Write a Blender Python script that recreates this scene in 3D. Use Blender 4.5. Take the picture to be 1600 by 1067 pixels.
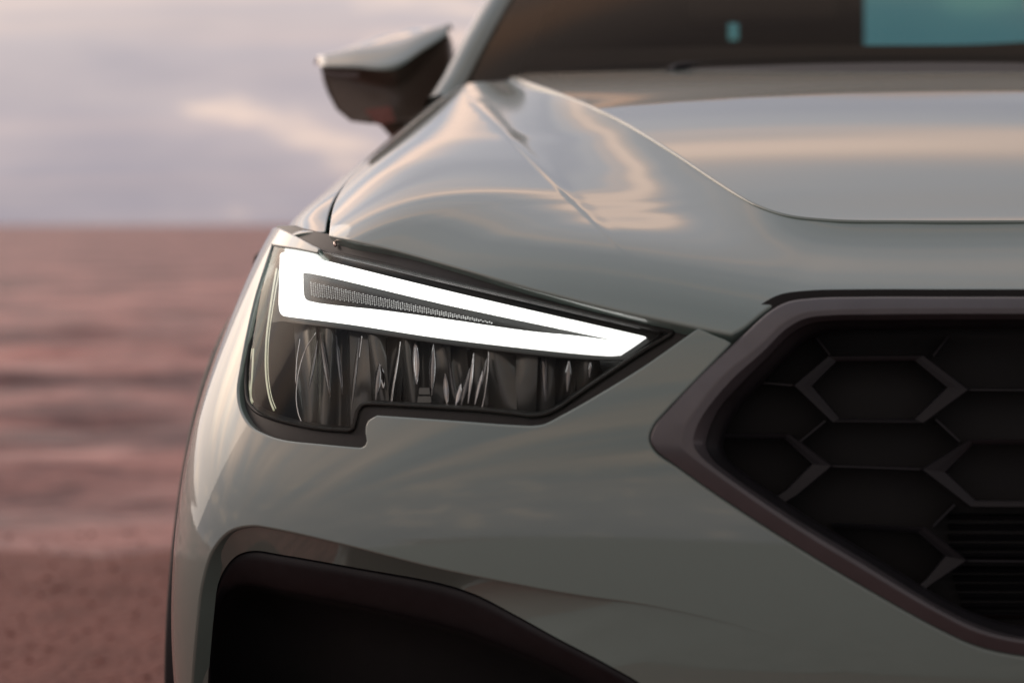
import bpy, math, random
import numpy as np
from mathutils import Vector
from mathutils.geometry import delaunay_2d_cdt

random.seed(7); RNG = np.random.default_rng(7)
for o in list(bpy.data.objects): bpy.data.objects.remove(o)
SC = bpy.context.scene
COL = SC.collection

# ------------------------------------------------------------------ camera, sky, sun, exposure
XC, YC, ZC = -0.441, -1.6, 0.88          # camera position (metres); it looks level along +Y
F, VX, VY = 2650.0, 992.0, 352.0         # focal length and vanishing point, in pixels of a 1600 wide frame
cam = bpy.data.cameras.new('camera')
cam.sensor_width = 36.0
cam.lens = 36.0 * F / 1600.0
cam.shift_x = -(VX - 800.0) / 1600.0
cam.shift_y = (VY - 533.5) / 1600.0
cam.clip_start = 0.05; cam.clip_end = 20000
cam.dof.use_dof = True
cam.dof.focus_distance = 1.66
cam.dof.aperture_fstop = 3.2
co = bpy.data.objects.new('camera', cam); COL.objects.link(co)
co.location = (XC, YC, ZC); co.rotation_euler = (math.pi / 2, 0, 0)
SC.camera = co

SUN_EL, SUN_AZ = math.radians(16), math.radians(-48)     # azimuth from +Y towards +X
world = bpy.data.worlds.new('World'); SC.world = world
world.use_nodes = True
def build_sky():
    nt = world.node_tree; N = nt.nodes; L = nt.links; N.clear()
    out = N.new('ShaderNodeOutputWorld'); bg = N.new('ShaderNodeBackground')
    bg.inputs[1].default_value = 1.0
    sky = N.new('ShaderNodeTexSky'); sky.sky_type = 'NISHITA'; sky.sun_disc = False
    sky.sun_elevation = SUN_EL; sky.sun_rotation = SUN_AZ
    sky.dust_density = 2.0
    sc = N.new('ShaderNodeVectorMath'); sc.operation = 'SCALE'; sc.inputs[3].default_value = 0.085
    L.new(sky.outputs[0], sc.inputs[0])
    tc = N.new('ShaderNodeTexCoord')
    sep = N.new('ShaderNodeSeparateXYZ'); L.new(tc.outputs['Generated'], sep.inputs[0])
    # clouds lie on a plane overhead: direction divided by elevation, so they crowd towards the horizon
    ad = N.new('ShaderNodeMath'); ad.operation = 'ABSOLUTE'; L.new(sep.outputs[2], ad.inputs[0])
    ad2 = N.new('ShaderNodeMath'); ad2.inputs[1].default_value = 0.10; L.new(ad.outputs[0], ad2.inputs[0])
    dv = N.new('ShaderNodeVectorMath'); dv.operation = 'DIVIDE'; L.new(tc.outputs['Generated'], dv.inputs[0])
    cb = N.new('ShaderNodeCombineXYZ')
    for i in range(3): L.new(ad2.outputs[0], cb.inputs[i])
    L.new(cb.outputs[0], dv.inputs[1])
    mp = N.new('ShaderNodeMapping'); mp.inputs['Scale'].default_value = (0.22, 1.8, 0.0)
    mp.inputs['Location'].default_value = (3.1, 1.7, 0); L.new(dv.outputs[0], mp.inputs[0])
    n1 = N.new('ShaderNodeTexNoise'); n1.inputs['Scale'].default_value = 1.35; n1.inputs['Detail'].default_value = 4
    n1.inputs['Roughness'].default_value = 0.45; n1.inputs['Distortion'].default_value = 0.15
    L.new(mp.outputs[0], n1.inputs['Vector'])
    r1 = N.new('ShaderNodeValToRGB'); L.new(n1.outputs[0], r1.inputs[0])
    e = r1.color_ramp.elements
    e[0].position = 0.32; e[0].color = (0.30, 0.30, 0.35, 1)
    e[1].position = 0.74; e[1].color = (1.20, 0.84, 0.63, 1)
    x = r1.color_ramp.elements.new(0.45); x.color = (0.40, 0.39, 0.42, 1)
    x = r1.color_ramp.elements.new(0.56); x.color = (0.68, 0.51, 0.43, 1)
    # gaps of clearer sky between the clouds
    n2 = N.new('ShaderNodeTexNoise'); n2.inputs['Scale'].default_value = 0.42; n2.inputs['Detail'].default_value = 3
    mp2 = N.new('ShaderNodeMapping'); mp2.inputs['Scale'].default_value = (0.5, 1.3, 0); mp2.inputs['Location'].default_value = (9.3, 4.1, 0)
    L.new(dv.outputs[0], mp2.inputs[0]); L.new(mp2.outputs[0], n2.inputs['Vector'])
    r2 = N.new('ShaderNodeValToRGB'); L.new(n2.outputs[0], r2.inputs[0])
    r2.color_ramp.elements[0].position = 0.50; r2.color_ramp.elements[0].color = (0.96,) * 3 + (1,)
    r2.color_ramp.elements[1].position = 0.66; r2.color_ramp.elements[1].color = (0.70,) * 3 + (1,)
    mx = N.new('ShaderNodeMixRGB'); L.new(r2.outputs[0], mx.inputs[0]); L.new(sc.outputs[0], mx.inputs[1]); L.new(r1.outputs[0], mx.inputs[2])
    # clouds near the sun are lit through and brighter
    dt = N.new('ShaderNodeVectorMath'); dt.operation = 'DOT_PRODUCT'; L.new(tc.outputs['Generated'], dt.inputs[0])
    dt.inputs[1].default_value = (math.sin(SUN_AZ) * math.cos(SUN_EL), math.cos(SUN_AZ) * math.cos(SUN_EL), math.sin(SUN_EL))
    lob = N.new('ShaderNodeMapRange'); lob.interpolation_type = 'SMOOTHSTEP'
    lob.inputs[1].default_value = -0.2; lob.inputs[2].default_value = 1.0; lob.inputs[3].default_value = 0.88; lob.inputs[4].default_value = 1.95
    L.new(dt.outputs['Value'], lob.inputs[0])
    glw = N.new('ShaderNodeMapRange'); glw.interpolation_type = 'SMOOTHERSTEP'
    glw.inputs[1].default_value = 0.80; glw.inputs[2].default_value = 1.0; glw.inputs[3].default_value = 0.0; glw.inputs[4].default_value = 1.0
    L.new(dt.outputs['Value'], glw.inputs[0])
    gs = N.new('ShaderNodeMath'); gs.operation = 'ADD'; L.new(lob.outputs[0], gs.inputs[0]); L.new(glw.outputs[0], gs.inputs[1])
    lb = N.new('ShaderNodeVectorMath'); lb.operation = 'SCALE'; L.new(mx.outputs[0], lb.inputs[0]); L.new(gs.outputs[0], lb.inputs[3])
    # haze bank along the whole horizon
    hz = N.new('ShaderNodeMapRange'); hz.interpolation_type = 'SMOOTHSTEP'; hz.inputs[1].default_value = 0.07; hz.inputs[2].default_value = 0.30
    hz.inputs[3].default_value = 0.95; hz.inputs[4].default_value = 0.0; L.new(ad.outputs[0], hz.inputs[0])
    hc = N.new('ShaderNodeMapRange'); hc.inputs[1].default_value = 0.0; hc.inputs[2].default_value = 0.06; L.new(ad.outputs[0], hc.inputs[0])
    hm = N.new('ShaderNodeMixRGB'); L.new(hc.outputs[0], hm.inputs[0])
    hm.inputs[1].default_value = (0.40, 0.365, 0.41, 1); hm.inputs[2].default_value = (0.55, 0.485, 0.505, 1)
    n3 = N.new('ShaderNodeTexNoise'); n3.inputs['Scale'].default_value = 7.0; n3.inputs['Detail'].default_value = 4
    mp3 = N.new('ShaderNodeMapping'); mp3.inputs['Scale'].default_value = (1.0, 1.0, 3.6); mp3.inputs['Location'].default_value = (0.4, 0.2, 0.52)
    L.new(tc.outputs['Generated'], mp3.inputs[0]); L.new(mp3.outputs[0], n3.inputs['Vector'])
    r3 = N.new('ShaderNodeValToRGB'); L.new(n3.outputs[0], r3.inputs[0]); e = r3.color_ramp.elements
    e[0].position = 0.36; e[0].color = (0.84, 0.85, 0.89, 1); e[1].position = 0.66; e[1].color = (1.6, 1.42, 1.18, 1)
    x = e.new(0.58); x.color = (1.02, 1.0, 0.99, 1)
    hn = N.new('ShaderNodeMixRGB'); hn.blend_type = 'MULTIPLY'; hn.inputs[0].default_value = 1.0
    L.new(hm.outputs[0], hn.inputs[1]); L.new(r3.outputs[0], hn.inputs[2])
    mh = N.new('ShaderNodeMixRGB'); L.new(hz.outputs[0], mh.inputs[0]); L.new(lb.outputs[0], mh.inputs[1]); L.new(hn.outputs[0], mh.inputs[2])
    L.new(mh.outputs[0], bg.inputs[0]); L.new(bg.outputs[0], out.inputs[0])
build_sky()
sun = bpy.data.lights.new('sun', 'SUN'); sun.energy = 0.5; sun.angle = math.radians(45); sun.color = (1.0, 0.84, 0.70)
so = bpy.data.objects.new('sun', sun); COL.objects.link(so)
sd = Vector((math.sin(SUN_AZ) * math.cos(SUN_EL), math.cos(SUN_AZ) * math.cos(SUN_EL), math.sin(SUN_EL)))
so.rotation_euler = sd.to_track_quat('Z', 'Y').to_euler(); so.location = (0, 0, 10)
vs = SC.view_settings
vs.view_transform = 'Standard'; vs.look = 'None'; vs.exposure = 0.0; vs.gamma = 1.0; vs.use_curve_mapping = False
SC.render.engine = 'CYCLES'
SC.cycles.max_bounces = 10; SC.cycles.transparent_max_bounces = 12

# ------------------------------------------------------------------ materials
MATS = {}
def mat(name, base=(0.5, 0.5, 0.5), rough=0.5, metal=0.0, coat=0.0, coat_rough=0.03, spec=0.5, ior=1.5, bump=None, var=None, emit=None):
    m = bpy.data.materials.new(name); m.use_nodes = True; MATS[name] = m
    nt = m.node_tree; p = nt.nodes['Principled BSDF']; L = nt.links
    p.inputs['Base Color'].default_value = (*base, 1); p.inputs['Roughness'].default_value = rough
    p.inputs['Metallic'].default_value = metal; p.inputs['Coat Weight'].default_value = coat
    p.inputs['Coat Roughness'].default_value = coat_rough; p.inputs['Specular IOR Level'].default_value = spec
    p.inputs['IOR'].default_value = ior
    tc = nt.nodes.new('ShaderNodeTexCoord')
    if var:                                   # (scale, amount): mottling of the base colour
        n = nt.nodes.new('ShaderNodeTexNoise'); n.inputs['Scale'].default_value = var[0]; n.inputs['Detail'].default_value = 6
        L.new(tc.outputs['Object'], n.inputs['Vector'])
        mr = nt.nodes.new('ShaderNodeMapRange'); mr.inputs[1].default_value = 0.3; mr.inputs[2].default_value = 0.7
        mr.inputs[3].default_value = 1 - var[1]; mr.inputs[4].default_value = 1 + var[1]
        L.new(n.outputs[0], mr.inputs[0])
        v = nt.nodes.new('ShaderNodeVectorMath'); v.operation = 'SCALE'; v.inputs[0].default_value = base
        L.new(mr.outputs[0], v.inputs[3]); L.new(v.outputs[0], p.inputs['Base Color'])
    if bump:                                  # (scale, strength, distance)
        n = nt.nodes.new('ShaderNodeTexNoise'); n.inputs['Scale'].default_value = bump[0]; n.inputs['Detail'].default_value = 4
        L.new(tc.outputs['Object'], n.inputs['Vector'])
        b = nt.nodes.new('ShaderNodeBump'); b.inputs['Strength'].default_value = bump[1]; b.inputs['Distance'].default_value = bump[2]
        L.new(n.outputs[0], b.inputs['Height']); L.new(b.outputs[0], p.inputs['Normal'])
    if emit:
        p.inputs['Emission Color'].default_value = (*emit[0], 1); p.inputs['Emission Strength'].default_value = emit[1]
    return m

def make_paint():
    m = mat('grey_paint', (0.136, 0.190, 0.170), 0.45, 0.0, 1.0, 0.02, 0.5)
    m.node_tree.nodes['Principled BSDF'].inputs['Coat IOR'].default_value = 1.70
    nt = m.node_tree; p = nt.nodes['Principled BSDF']; L = nt.links
    tc = nt.nodes.new('ShaderNodeTexCoord')
    n = nt.nodes.new('ShaderNodeTexNoise'); n.inputs['Scale'].default_value = 420; n.inputs['Detail'].default_value = 2
    L.new(tc.outputs['Object'], n.inputs['Vector'])
    b = nt.nodes.new('ShaderNodeBump'); b.inputs['Strength'].default_value = 0.018; b.inputs['Distance'].default_value = 0.001
    L.new(n.outputs[0], b.inputs['Height']); L.new(b.outputs[0], p.inputs['Coat Normal'])
make_paint()
mat('trim_plastic', (0.045, 0.036, 0.036), 0.38, 0, 0, spec=0.6, bump=(1500, 0.08, 0.0006), var=(60, 0.12))
mat('frame_plastic', (0.078, 0.074, 0.080), 0.30, 0.2, 0, spec=0.6, bump=(1800, 0.06, 0.0006), var=(40, 0.08))
mat('black_plastic', (0.009, 0.009, 0.011), 0.5, spec=0.3, bump=(1200, 0.1, 0.0006), var=(80, 0.2))
mat('black_gloss', (0.008, 0.008, 0.008), 0.12, var=(20, 0.1))
mat('rubber', (0.012, 0.012, 0.011), 0.45, spec=0.35, var=(90, 0.2))
mat('cavity_black', (0.004, 0.004, 0.004), 0.8, var=(30, 0.2))
mat('grille_plastic', (0.0095, 0.0095, 0.0118), 0.46, spec=0.28, var=(50, 0.15))
mat('lamp_dark', (0.008, 0.0085, 0.0078), 0.30, spec=0.35, var=(30, 0.15), bump=(700, 0.05, 0.0004))
mat('dark_chrome', (0.20, 0.20, 0.205), 0.09, 0.9, var=(40, 0.25))
mat('smoky', (0.085, 0.087, 0.082), 0.20, 0.35, var=(25, 0.2))
mat('chrome', (0.55, 0.55, 0.56), 0.12, 1.0, var=(60, 0.05))
mat('prism_grey', (0.75, 0.76, 0.76), 0.25, 0.3, var=(200, 0.2))
mat('light_guide', (0.75, 0.75, 0.70), 0.1, var=(80, 0.05), emit=((0.85, 0.9, 0.55), 0.25))
mat('daytime_white', (0.9, 0.9, 0.9), 0.3, var=(10, 0.01), emit=((1.0, 1.0, 0.985), 1.5))
mat('screw_metal', (0.75, 0.62, 0.55), 0.25, 0.9, var=(50, 0.1))
mat('fabric_dark', (0.026, 0.018, 0.013), 0.85, var=(200, 0.2), bump=(900, 0.3, 0.001))
mat('lining', (0.07, 0.050, 0.038), 0.9, var=(150, 0.1))
mat('tyre_rubber', (0.018, 0.018, 0.018), 0.7, var=(60, 0.2), bump=(300, 0.2, 0.002))
mat('rim_alloy', (0.25, 0.25, 0.26), 0.3, 0.8, var=(30, 0.1))

def clear_mat(name, tint, fres=1.5, gl_rough=0.0, gl_col=(1, 1, 1)):
    m = bpy.data.materials.new(name); m.use_nodes = True; MATS[name] = m
    nt = m.node_tree; N = nt.nodes; L = nt.links
    N.remove(N['Principled BSDF']); out = N['Material Output']
    tr = N.new('ShaderNodeBsdfTransparent'); tr.inputs[0].default_value = (*tint, 1)
    gl = N.new('ShaderNodeBsdfGlossy'); gl.inputs[0].default_value = (*gl_col, 1); gl.inputs['Roughness'].default_value = gl_rough
    tc = N.new('ShaderNodeTexCoord'); nz = N.new('ShaderNodeTexNoise'); nz.inputs['Scale'].default_value = 9
    L.new(tc.outputs['Object'], nz.inputs['Vector'])
    mr = N.new('ShaderNodeMapRange'); mr.inputs[3].default_value = gl_rough; mr.inputs[4].default_value = gl_rough + 0.03
    L.new(nz.outputs[0], mr.inputs[0]); L.new(mr.outputs[0], gl.inputs['Roughness'])
    fr = N.new('ShaderNodeFresnel'); fr.inputs[0].default_value = fres
    mx = N.new('ShaderNodeMixShader'); L.new(fr.outputs[0], mx.inputs[0]); L.new(tr.outputs[0], mx.inputs[1]); L.new(gl.outputs[0], mx.inputs[2])
    L.new(mx.outputs[0], out.inputs[0])
clear_mat('lens_clear', (0.93, 0.94, 0.92), 1.15)
clear_mat('windscreen_glass', (0.56, 0.56, 0.52), 1.14, gl_col=(1.0, 0.80, 0.64))
mat('mirror_veil_brown', (0.115, 0.086, 0.068), 0.3, var=(20, 0.1))  # black shell browned and lifted: veiling flare put into its colour
clear_mat('teal_tint_glass', (0.14, 0.47, 0.54), 1.3)

# ------------------------------------------------------------------ geometry tools
def proj(P):
    d = P[..., 1] - YC
    return np.stack([VX + F * (P[..., 0] - XC) / d, VY - F * (P[..., 2] - ZC) / d], -1)
def at(px, py, d):
    """world point seen at photo pixel (px, py), d metres in front of the camera"""
    return np.array([XC + (px - VX) * d / F, YC + d, ZC - (py - VY) * d / F])
CAMP = np.array([XC, YC, ZC])
def unit(v):
    return v / np.maximum(np.linalg.norm(v, axis=-1, keepdims=True), 1e-12)

def crv(pts, n=8, closed=False):
    """centripetal Catmull-Rom through pts, n samples per span"""
    P = np.asarray(pts, float); K = len(P)
    if closed: Q = np.concatenate([P[-1:], P, P[:2]])
    else: Q = np.concatenate([2 * P[:1] - P[1:2], P, 2 * P[-1:] - P[-2:-1]])
    out = []
    for i in range(1, len(Q) - 2):
        p0, p1, p2, p3 = Q[i - 1], Q[i], Q[i + 1], Q[i + 2]
        t0 = 0; t1 = t0 + max(np.linalg.norm(p1 - p0), 1e-9) ** .5; t2 = t1 + max(np.linalg.norm(p2 - p1), 1e-9) ** .5; t3 = t2 + max(np.linalg.norm(p3 - p2), 1e-9) ** .5
        t = np.linspace(t1, t2, n, endpoint=False)[:, None]
        A1 = (t1 - t) / (t1 - t0) * p0 + (t - t0) / (t1 - t0) * p1
        A2 = (t2 - t) / (t2 - t1) * p1 + (t - t1) / (t2 - t1) * p2
        A3 = (t3 - t) / (t3 - t2) * p2 + (t - t2) / (t3 - t2) * p3
        B1 = (t2 - t) / (t2 - t0) * A1 + (t - t0) / (t2 - t0) * A2
        B2 = (t3 - t) / (t3 - t1) * A2 + (t - t1) / (t3 - t1) * A3
        out.append((t2 - t) / (t2 - t1) * B1 + (t - t1) / (t2 - t1) * B2)
    if not closed: out.append(P[-1:])
    return np.concatenate(out)
def chain(*segs):
    """join smooth open segments at sharp corners; each seg is (points, n)"""
    out = []
    for s in segs:
        c = crv(s[0], s[1]) if len(s[0]) > 2 else np.linspace(s[0][0], s[0][1], max(2, s[1]))
        out.append(c if not len(out) or np.linalg.norm(out[-1][-1] - c[0]) > 1e-6 else c[1:])
    return np.concatenate(out)

def bspline(net, u, v, sym=False):
    n = net
    if sym:
        m = n[:, 1:2].copy(); m[..., 0] *= -1
        n = np.concatenate([m, n], 1)
        n = np.concatenate([n, 2 * n[:, -1:] - n[:, -2:-1]], 1)
    else:
        n = np.concatenate([2 * n[:, :1] - n[:, 1:2], n, 2 * n[:, -1:] - n[:, -2:-1]], 1)
    n = np.concatenate([2 * n[:1] - n[1:2], n, 2 * n[-1:] - n[-2:-1]], 0)
    def basis(t, K):
        i = np.clip(np.floor(t).astype(int), 0, K - 4); f = t - i
        return i, np.stack([(1 - f) ** 3, 3 * f ** 3 - 6 * f * f + 4, -3 * f ** 3 + 3 * f * f + 3 * f + 1, f ** 3], -1) / 6
    iu, bu = basis(u * (n.shape[1] - 3), n.shape[1]); iv, bv = basis(v * (n.shape[0] - 3), n.shape[0])
    r = 0
    for a in range(4):
        for b in range(4):
            r = r + (bv[..., a] * bu[..., b])[..., None] * n[iv + a, iu + b]
    return r

class Surf:
    """a parametric surface f(u,v) with normals and the inverse of its projection"""
    def __init__(s, f, flip=1.0, scale=(1.0, 1.0), lo=(0, 0), hi=(1, 1)):
        s.f = f; s.flip = flip; s.scale = np.array(scale, float); s.lo = lo; s.hi = hi; s._g = None; s.base = None; s.back = 0.0; s._off = {}
    def P(s, uv): return s.f(uv[..., 0], uv[..., 1])
    def N(s, uv, h=1e-4):
        e1 = np.array([h, 0]); e2 = np.array([0, h])
        a = s.P(uv + e1) - s.P(uv - e1); b = s.P(uv + e2) - s.P(uv - e2)
        return s.flip * unit(np.cross(a, b))
    def grid(s):
        if s._g is None:
            if s.base is not None:
                uv, P, ok = s.base.grid(); P = P + np.array([0, s.back, 0])
            else:
                U, V = np.meshgrid(np.linspace(s.lo[0], s.hi[0], 160), np.linspace(s.lo[1], s.hi[1], 120))
                uv = np.stack([U, V], -1).reshape(-1, 2)
                P = s.P(uv); n = s.N(uv); ok = (n * unit(P - CAMP)).sum(-1) < -0.01
            s._g = (uv, P, ok); s._pp = proj(P)
        return s._g
    def inv(s, pts):
        """uv of the surface points seen at photo pixels pts"""
        pts = np.asarray(pts, float); uv, _, ok = s.grid(); pp = s._pp
        uvk = uv[ok]; ppk = pp[ok]
        out = np.empty_like(pts)
        for i, p in enumerate(pts): out[i] = uvk[((ppk - p) ** 2).sum(1).argmin()]
        h = 1e-4
        for it in range(7):
            r = proj(s.P(out)) - pts
            a = (proj(s.P(out + [h, 0])) - proj(s.P(out - [h, 0]))) / (2 * h)
            b = (proj(s.P(out + [0, h])) - proj(s.P(out - [0, h]))) / (2 * h)
            det = a[:, 0] * b[:, 1] - a[:, 1] * b[:, 0]; det = np.where(abs(det) < 1e-3, 1e-3, det)
            du = (r[:, 0] * b[:, 1] - r[:, 1] * b[:, 0]) / det; dv = (a[:, 0] * r[:, 1] - a[:, 1] * r[:, 0]) / det
            st = np.clip(np.stack([du, dv], -1), -0.03, 0.03)
            out = out - st
        return out
    def img(s, pts): return s.P(s.inv(pts))
    def off(s, d):
        """the same surface set back by d metres along the car's axis"""
        k = round(float(d), 6)
        if k not in s._off:
            f0 = s.f
            def f(u, v):
                p = f0(u, v).copy(); p[..., 1] += d; return p
            q = Surf(f, s.flip, s.scale, s.lo, s.hi); q.base = s; q.back = d; s._off[k] = q
        return s._off[k]

def inside(pts, loop):
    x, y = pts[:, 0], pts[:, 1]; c = np.zeros(len(pts), bool); j = len(loop) - 1
    for i in range(len(loop)):
        xi, yi = loop[i]; xj, yj = loop[j]
        if yi != yj:
            k = ((yi > y) != (yj > y)) & (x < (xj - xi) * (y - yi) / (yj - yi) + xi)
            c ^= k
        j = i
    return c
def in_loops(pts, loops):
    c = np.zeros(len(pts), bool)
    for l in loops: c ^= inside(pts, l)
    return c

SHIFT = np.zeros(3)
def obj(name, V, Fc, material, parent=None, normals=None, smooth=True, sym=None, sharp=None, **props):
    """one mesh object; sym='both' adds a mirrored twin, sym='join' joins the mirrored half into it"""
    V = np.asarray(V, float) + SHIFT; Fc = [list(map(int, f)) for f in Fc]
    def mk(V, Fc, nm, par):
        me = bpy.data.meshes.new(name); me.from_pydata(V.tolist(), [], Fc)
        me.materials.append(MATS[material] if isinstance(material, str) else material)
        me.polygons.foreach_set('use_smooth', [smooth] * len(me.polygons))
        if nm is not None and smooth: me.normals_split_custom_set_from_vertices(nm.tolist())
        me.update()
        if sharp is not None: me.set_sharp_from_angle(angle=math.radians(sharp))
        o = bpy.data.objects.new(name, me); COL.objects.link(o); o.parent = par
        for k, v in props.items(): o[k] = v
        return o
    M = np.array([-1, 1, 1.0])
    if sym == 'join':
        n = len(V); V2 = np.concatenate([V, V * M]); F2 = Fc + [[i + n for i in f[::-1]] for f in Fc]
        return mk(V2, F2, None if normals is None else np.concatenate([normals, normals * M]), parent)
    p = parent if not isinstance(parent, tuple) else parent[0]
    o = mk(V, Fc, normals, p)
    if sym == 'both':
        o2 = mk(V * M, [f[::-1] for f in Fc], None if normals is None else normals * M, parent if not isinstance(parent, tuple) else parent[1])
        return o, o2
    return o

def trim(surf, loops, spacing=0.012, r=0.0025, wall=0.010, extra=None, flange=True, wdir=None, rfun=None):
    """cut a panel with the uv outlines in loops (outer, holes...) out of surf, with rolled and returned edges"""
    S = surf.scale
    L = [np.asarray(l, float) for l in loops]
    clean = []
    for l in L:                              # drop doubled points
        k = np.linalg.norm((np.roll(l, -1, 0) - l) * S, axis=1) > 2e-4
        l = l[k]; q = []
        for i in range(len(l)):
            a, b = l[i], l[(i + 1) % len(l)]; m = max(1, int(np.linalg.norm((b - a) * S) / (spacing * 1.2)))
            q += [a + (b - a) * w / m for w in range(m)]
        clean.append(np.array(q))
    L = clean
    allb = np.concatenate(L) * S
    lo = allb.min(0); hi = allb.max(0)
    gx, gy = np.meshgrid(np.arange(lo[0], hi[0], spacing), np.arange(lo[1], hi[1], spacing))
    gx[1::2] += spacing / 2
    g = np.stack([gx.ravel(), gy.ravel()], -1)
    g = g[in_loops(g, [l * S for l in L])]
    if extra is not None and len(extra):
        ex = np.asarray(extra, float) * S
        ex = ex[in_loops(ex, [l * S for l in L])]
        if len(ex):
            keep = np.ones(len(g), bool)
            for c in range(0, len(g), 500):
                keep[c:c + 500] = (((g[c:c + 500, None] - ex[None]) ** 2).sum(-1).min(1) > (spacing * 0.4) ** 2)
            g = np.concatenate([g[keep], ex])
    keep = np.ones(len(g), bool)
    for c in range(0, len(g), 500):
        keep[c:c + 500] = (((g[c:c + 500, None] - allb[None]) ** 2).sum(-1).min(1) > (spacing * 0.35) ** 2)
    if extra is None: g = g[keep]
    pts = np.concatenate([allb, g]); edges = []; k = 0
    for l in L:
        n = len(l); edges += [(k + i, k + (i + 1) % n) for i in range(n)]; k += n
    vo, eo, fo, _, _, _ = delaunay_2d_cdt([Vector(p) for p in pts], edges, [], 0, 1e-6)
    vo = np.array([[p[0], p[1]] for p in vo])
    T = np.array([f for f in fo if len(f) == 3])
    T = T[in_loops(vo[T].mean(1), [l * S for l in L])]
    uv = vo / S
    V = surf.P(uv); Nn = surf.N(uv)
    # orient triangles with the normals
    fn = np.cross(V[T[:, 1]] - V[T[:, 0]], V[T[:, 2]] - V[T[:, 0]])
    fl = (fn * Nn[T[:, 0]]).sum(1) < 0
    T[fl] = T[fl][:, ::-1]
    faces = T.tolist(); V = list(V); Nn = list(Nn)
    if flange:
        for l in L:
            P = surf.P(l); n = surf.N(l)
            tg = unit(np.roll(P, -1, 0) - np.roll(P, 1, 0))
            o = unit(np.cross(tg, n))
            mid = len(l) // 3                # which side is outside?
            tst = l[mid] * S; e = surf.inv  # compare in uv by a small step
            h = 2e-3
            du = (surf.P(l[mid:mid + 1] + [1e-4, 0]) - surf.P(l[mid:mid + 1]))[0] / 1e-4
            dv = (surf.P(l[mid:mid + 1] + [0, 1e-4]) - surf.P(l[mid:mid + 1]))[0] / 1e-4
            A = np.stack([du, dv], -1); st = np.linalg.lstsq(A, o[mid] * h, rcond=None)[0]
            if in_loops(((l[mid] + st) * S)[None], [x * S for x in L])[0]: o = -o
            rings = []
            k_ = (np.ones(len(P)) if rfun is None else rfun(P))[:, None]; r_ = r * k_
            for a in (0, 30, 60, 90):
                a = math.radians(a)
                rings.append((P + r_ * math.sin(a) * o - r_ * (1 - math.cos(a)) * n, unit((math.cos(a) * n + math.sin(a) * o) * k_ + n * (1 - k_))))
            rings.append((P + r_ * o - (r_ + wall) * n if wdir is None else rings[-1][0] + wall * np.asarray(wdir, float), o))
            base = len(V); m = len(l)
            for p, q in rings: V += list(p); Nn += list(q)
            onmid = np.abs(P[:, 0]) < 2e-3
            for k in range(len(rings) - 1):
                for i in range(m):
                    j = (i + 1) % m
                    if onmid[i] and onmid[j]: continue
                    q = [base + k * m + i, base + k * m + j, base + (k + 1) * m + j, base + (k + 1) * m + i]
                    nf = np.cross(V[q[1]] - V[q[0]], V[q[3]] - V[q[0]])
                    if np.dot(nf, Nn[q[3]] + Nn[q[0]]) < 0: q = q[::-1]
                    faces.append(q)
    return np.array(V), faces, np.array(Nn)

def strip(rows, closed=False):
    """quads between successive rows of points (all of equal length)"""
    rows = [np.asarray(r, float) for r in rows]; n = len(rows[0]); V = np.concatenate(rows); Fc = []
    for k in range(len(rows) - 1):
        for i in range(n if closed else n - 1):
            j = (i + 1) % n
            Fc.append([k * n + i, k * n + j, (k + 1) * n + j, (k + 1) * n + i])
    return V, Fc
def face_to(V, Fc, target):
    """turn the faces so that on the whole they look to target"""
    V = np.asarray(V, float)
    s = 0
    for f in Fc:
        a, b, c = V[f[0]], V[f[1]], V[f[2]]; n = np.cross(b - a, c - a); s += np.sign(np.dot(n, np.asarray(target) - a))
    return [f[::-1] for f in Fc] if s < 0 else Fc
def box(c, h, rz=0):
    """8 corners, 6 faces"""
    V = np.array([[sx, sy, sz] for sz in (-1, 1) for sy in (-1, 1) for sx in (-1, 1)], float) * np.array(h)
    ca, sa = math.cos(rz), math.sin(rz)
    V = np.stack([V[:, 0] * ca - V[:, 1] * sa, V[:, 0] * sa + V[:, 1] * ca, V[:, 2]], -1) + np.array(c)
    return V, [[0, 2, 3, 1], [4, 5, 7, 6], [0, 1, 5, 4], [2, 6, 7, 3], [1, 3, 7, 5], [0, 4, 6, 2]]
def tube(path, rad, seg=8):
    P = np.asarray(path, float); V = []; Fc = []
    for i, p in enumerate(P):
        t = unit(P[min(i + 1, len(P) - 1)] - P[max(i - 1, 0)])
        a = unit(np.cross(t, [0.13, 0.2, 0.97])); b = np.cross(t, a)
        rr = rad[i] if hasattr(rad, '__len__') else rad
        for k in range(seg):
            w = 2 * math.pi * k / seg; V.append(p + rr * (math.cos(w) * a + math.sin(w) * b))
    for i in range(len(P) - 1):
        for k in range(seg): Fc.append([i * seg + k, i * seg + (k + 1) % seg, (i + 1) * seg + (k + 1) % seg, (i + 1) * seg + k])
    Fc.append(list(range(seg))[::-1]); Fc.append([(len(P) - 1) * seg + k for k in range(seg)])
    return np.array(V), Fc
def lathe(prof, axis_c, seg=48):
    """profile (radius, x) turned round an axis along X through axis_c"""
    V = []; Fc = []; m = len(prof)
    for k in range(seg):
        w = 2 * math.pi * k / seg
        for r, x in prof: V.append([axis_c[0] + x, axis_c[1] + r * math.cos(w), axis_c[2] + r * math.sin(w)])
    for k in range(seg):
        for i in range(m - 1):
            a = k * m + i; b = ((k + 1) % seg) * m + i; Fc.append([a, a + 1, b + 1, b])
    return np.array(V), Fc
def empty(name, parent=None, loc=(0, 0, 0)):
    o = bpy.data.objects.new(name, None); COL.objects.link(o); o.parent = parent; o.location = loc; o.empty_display_size = 0.1
    return o

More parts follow.
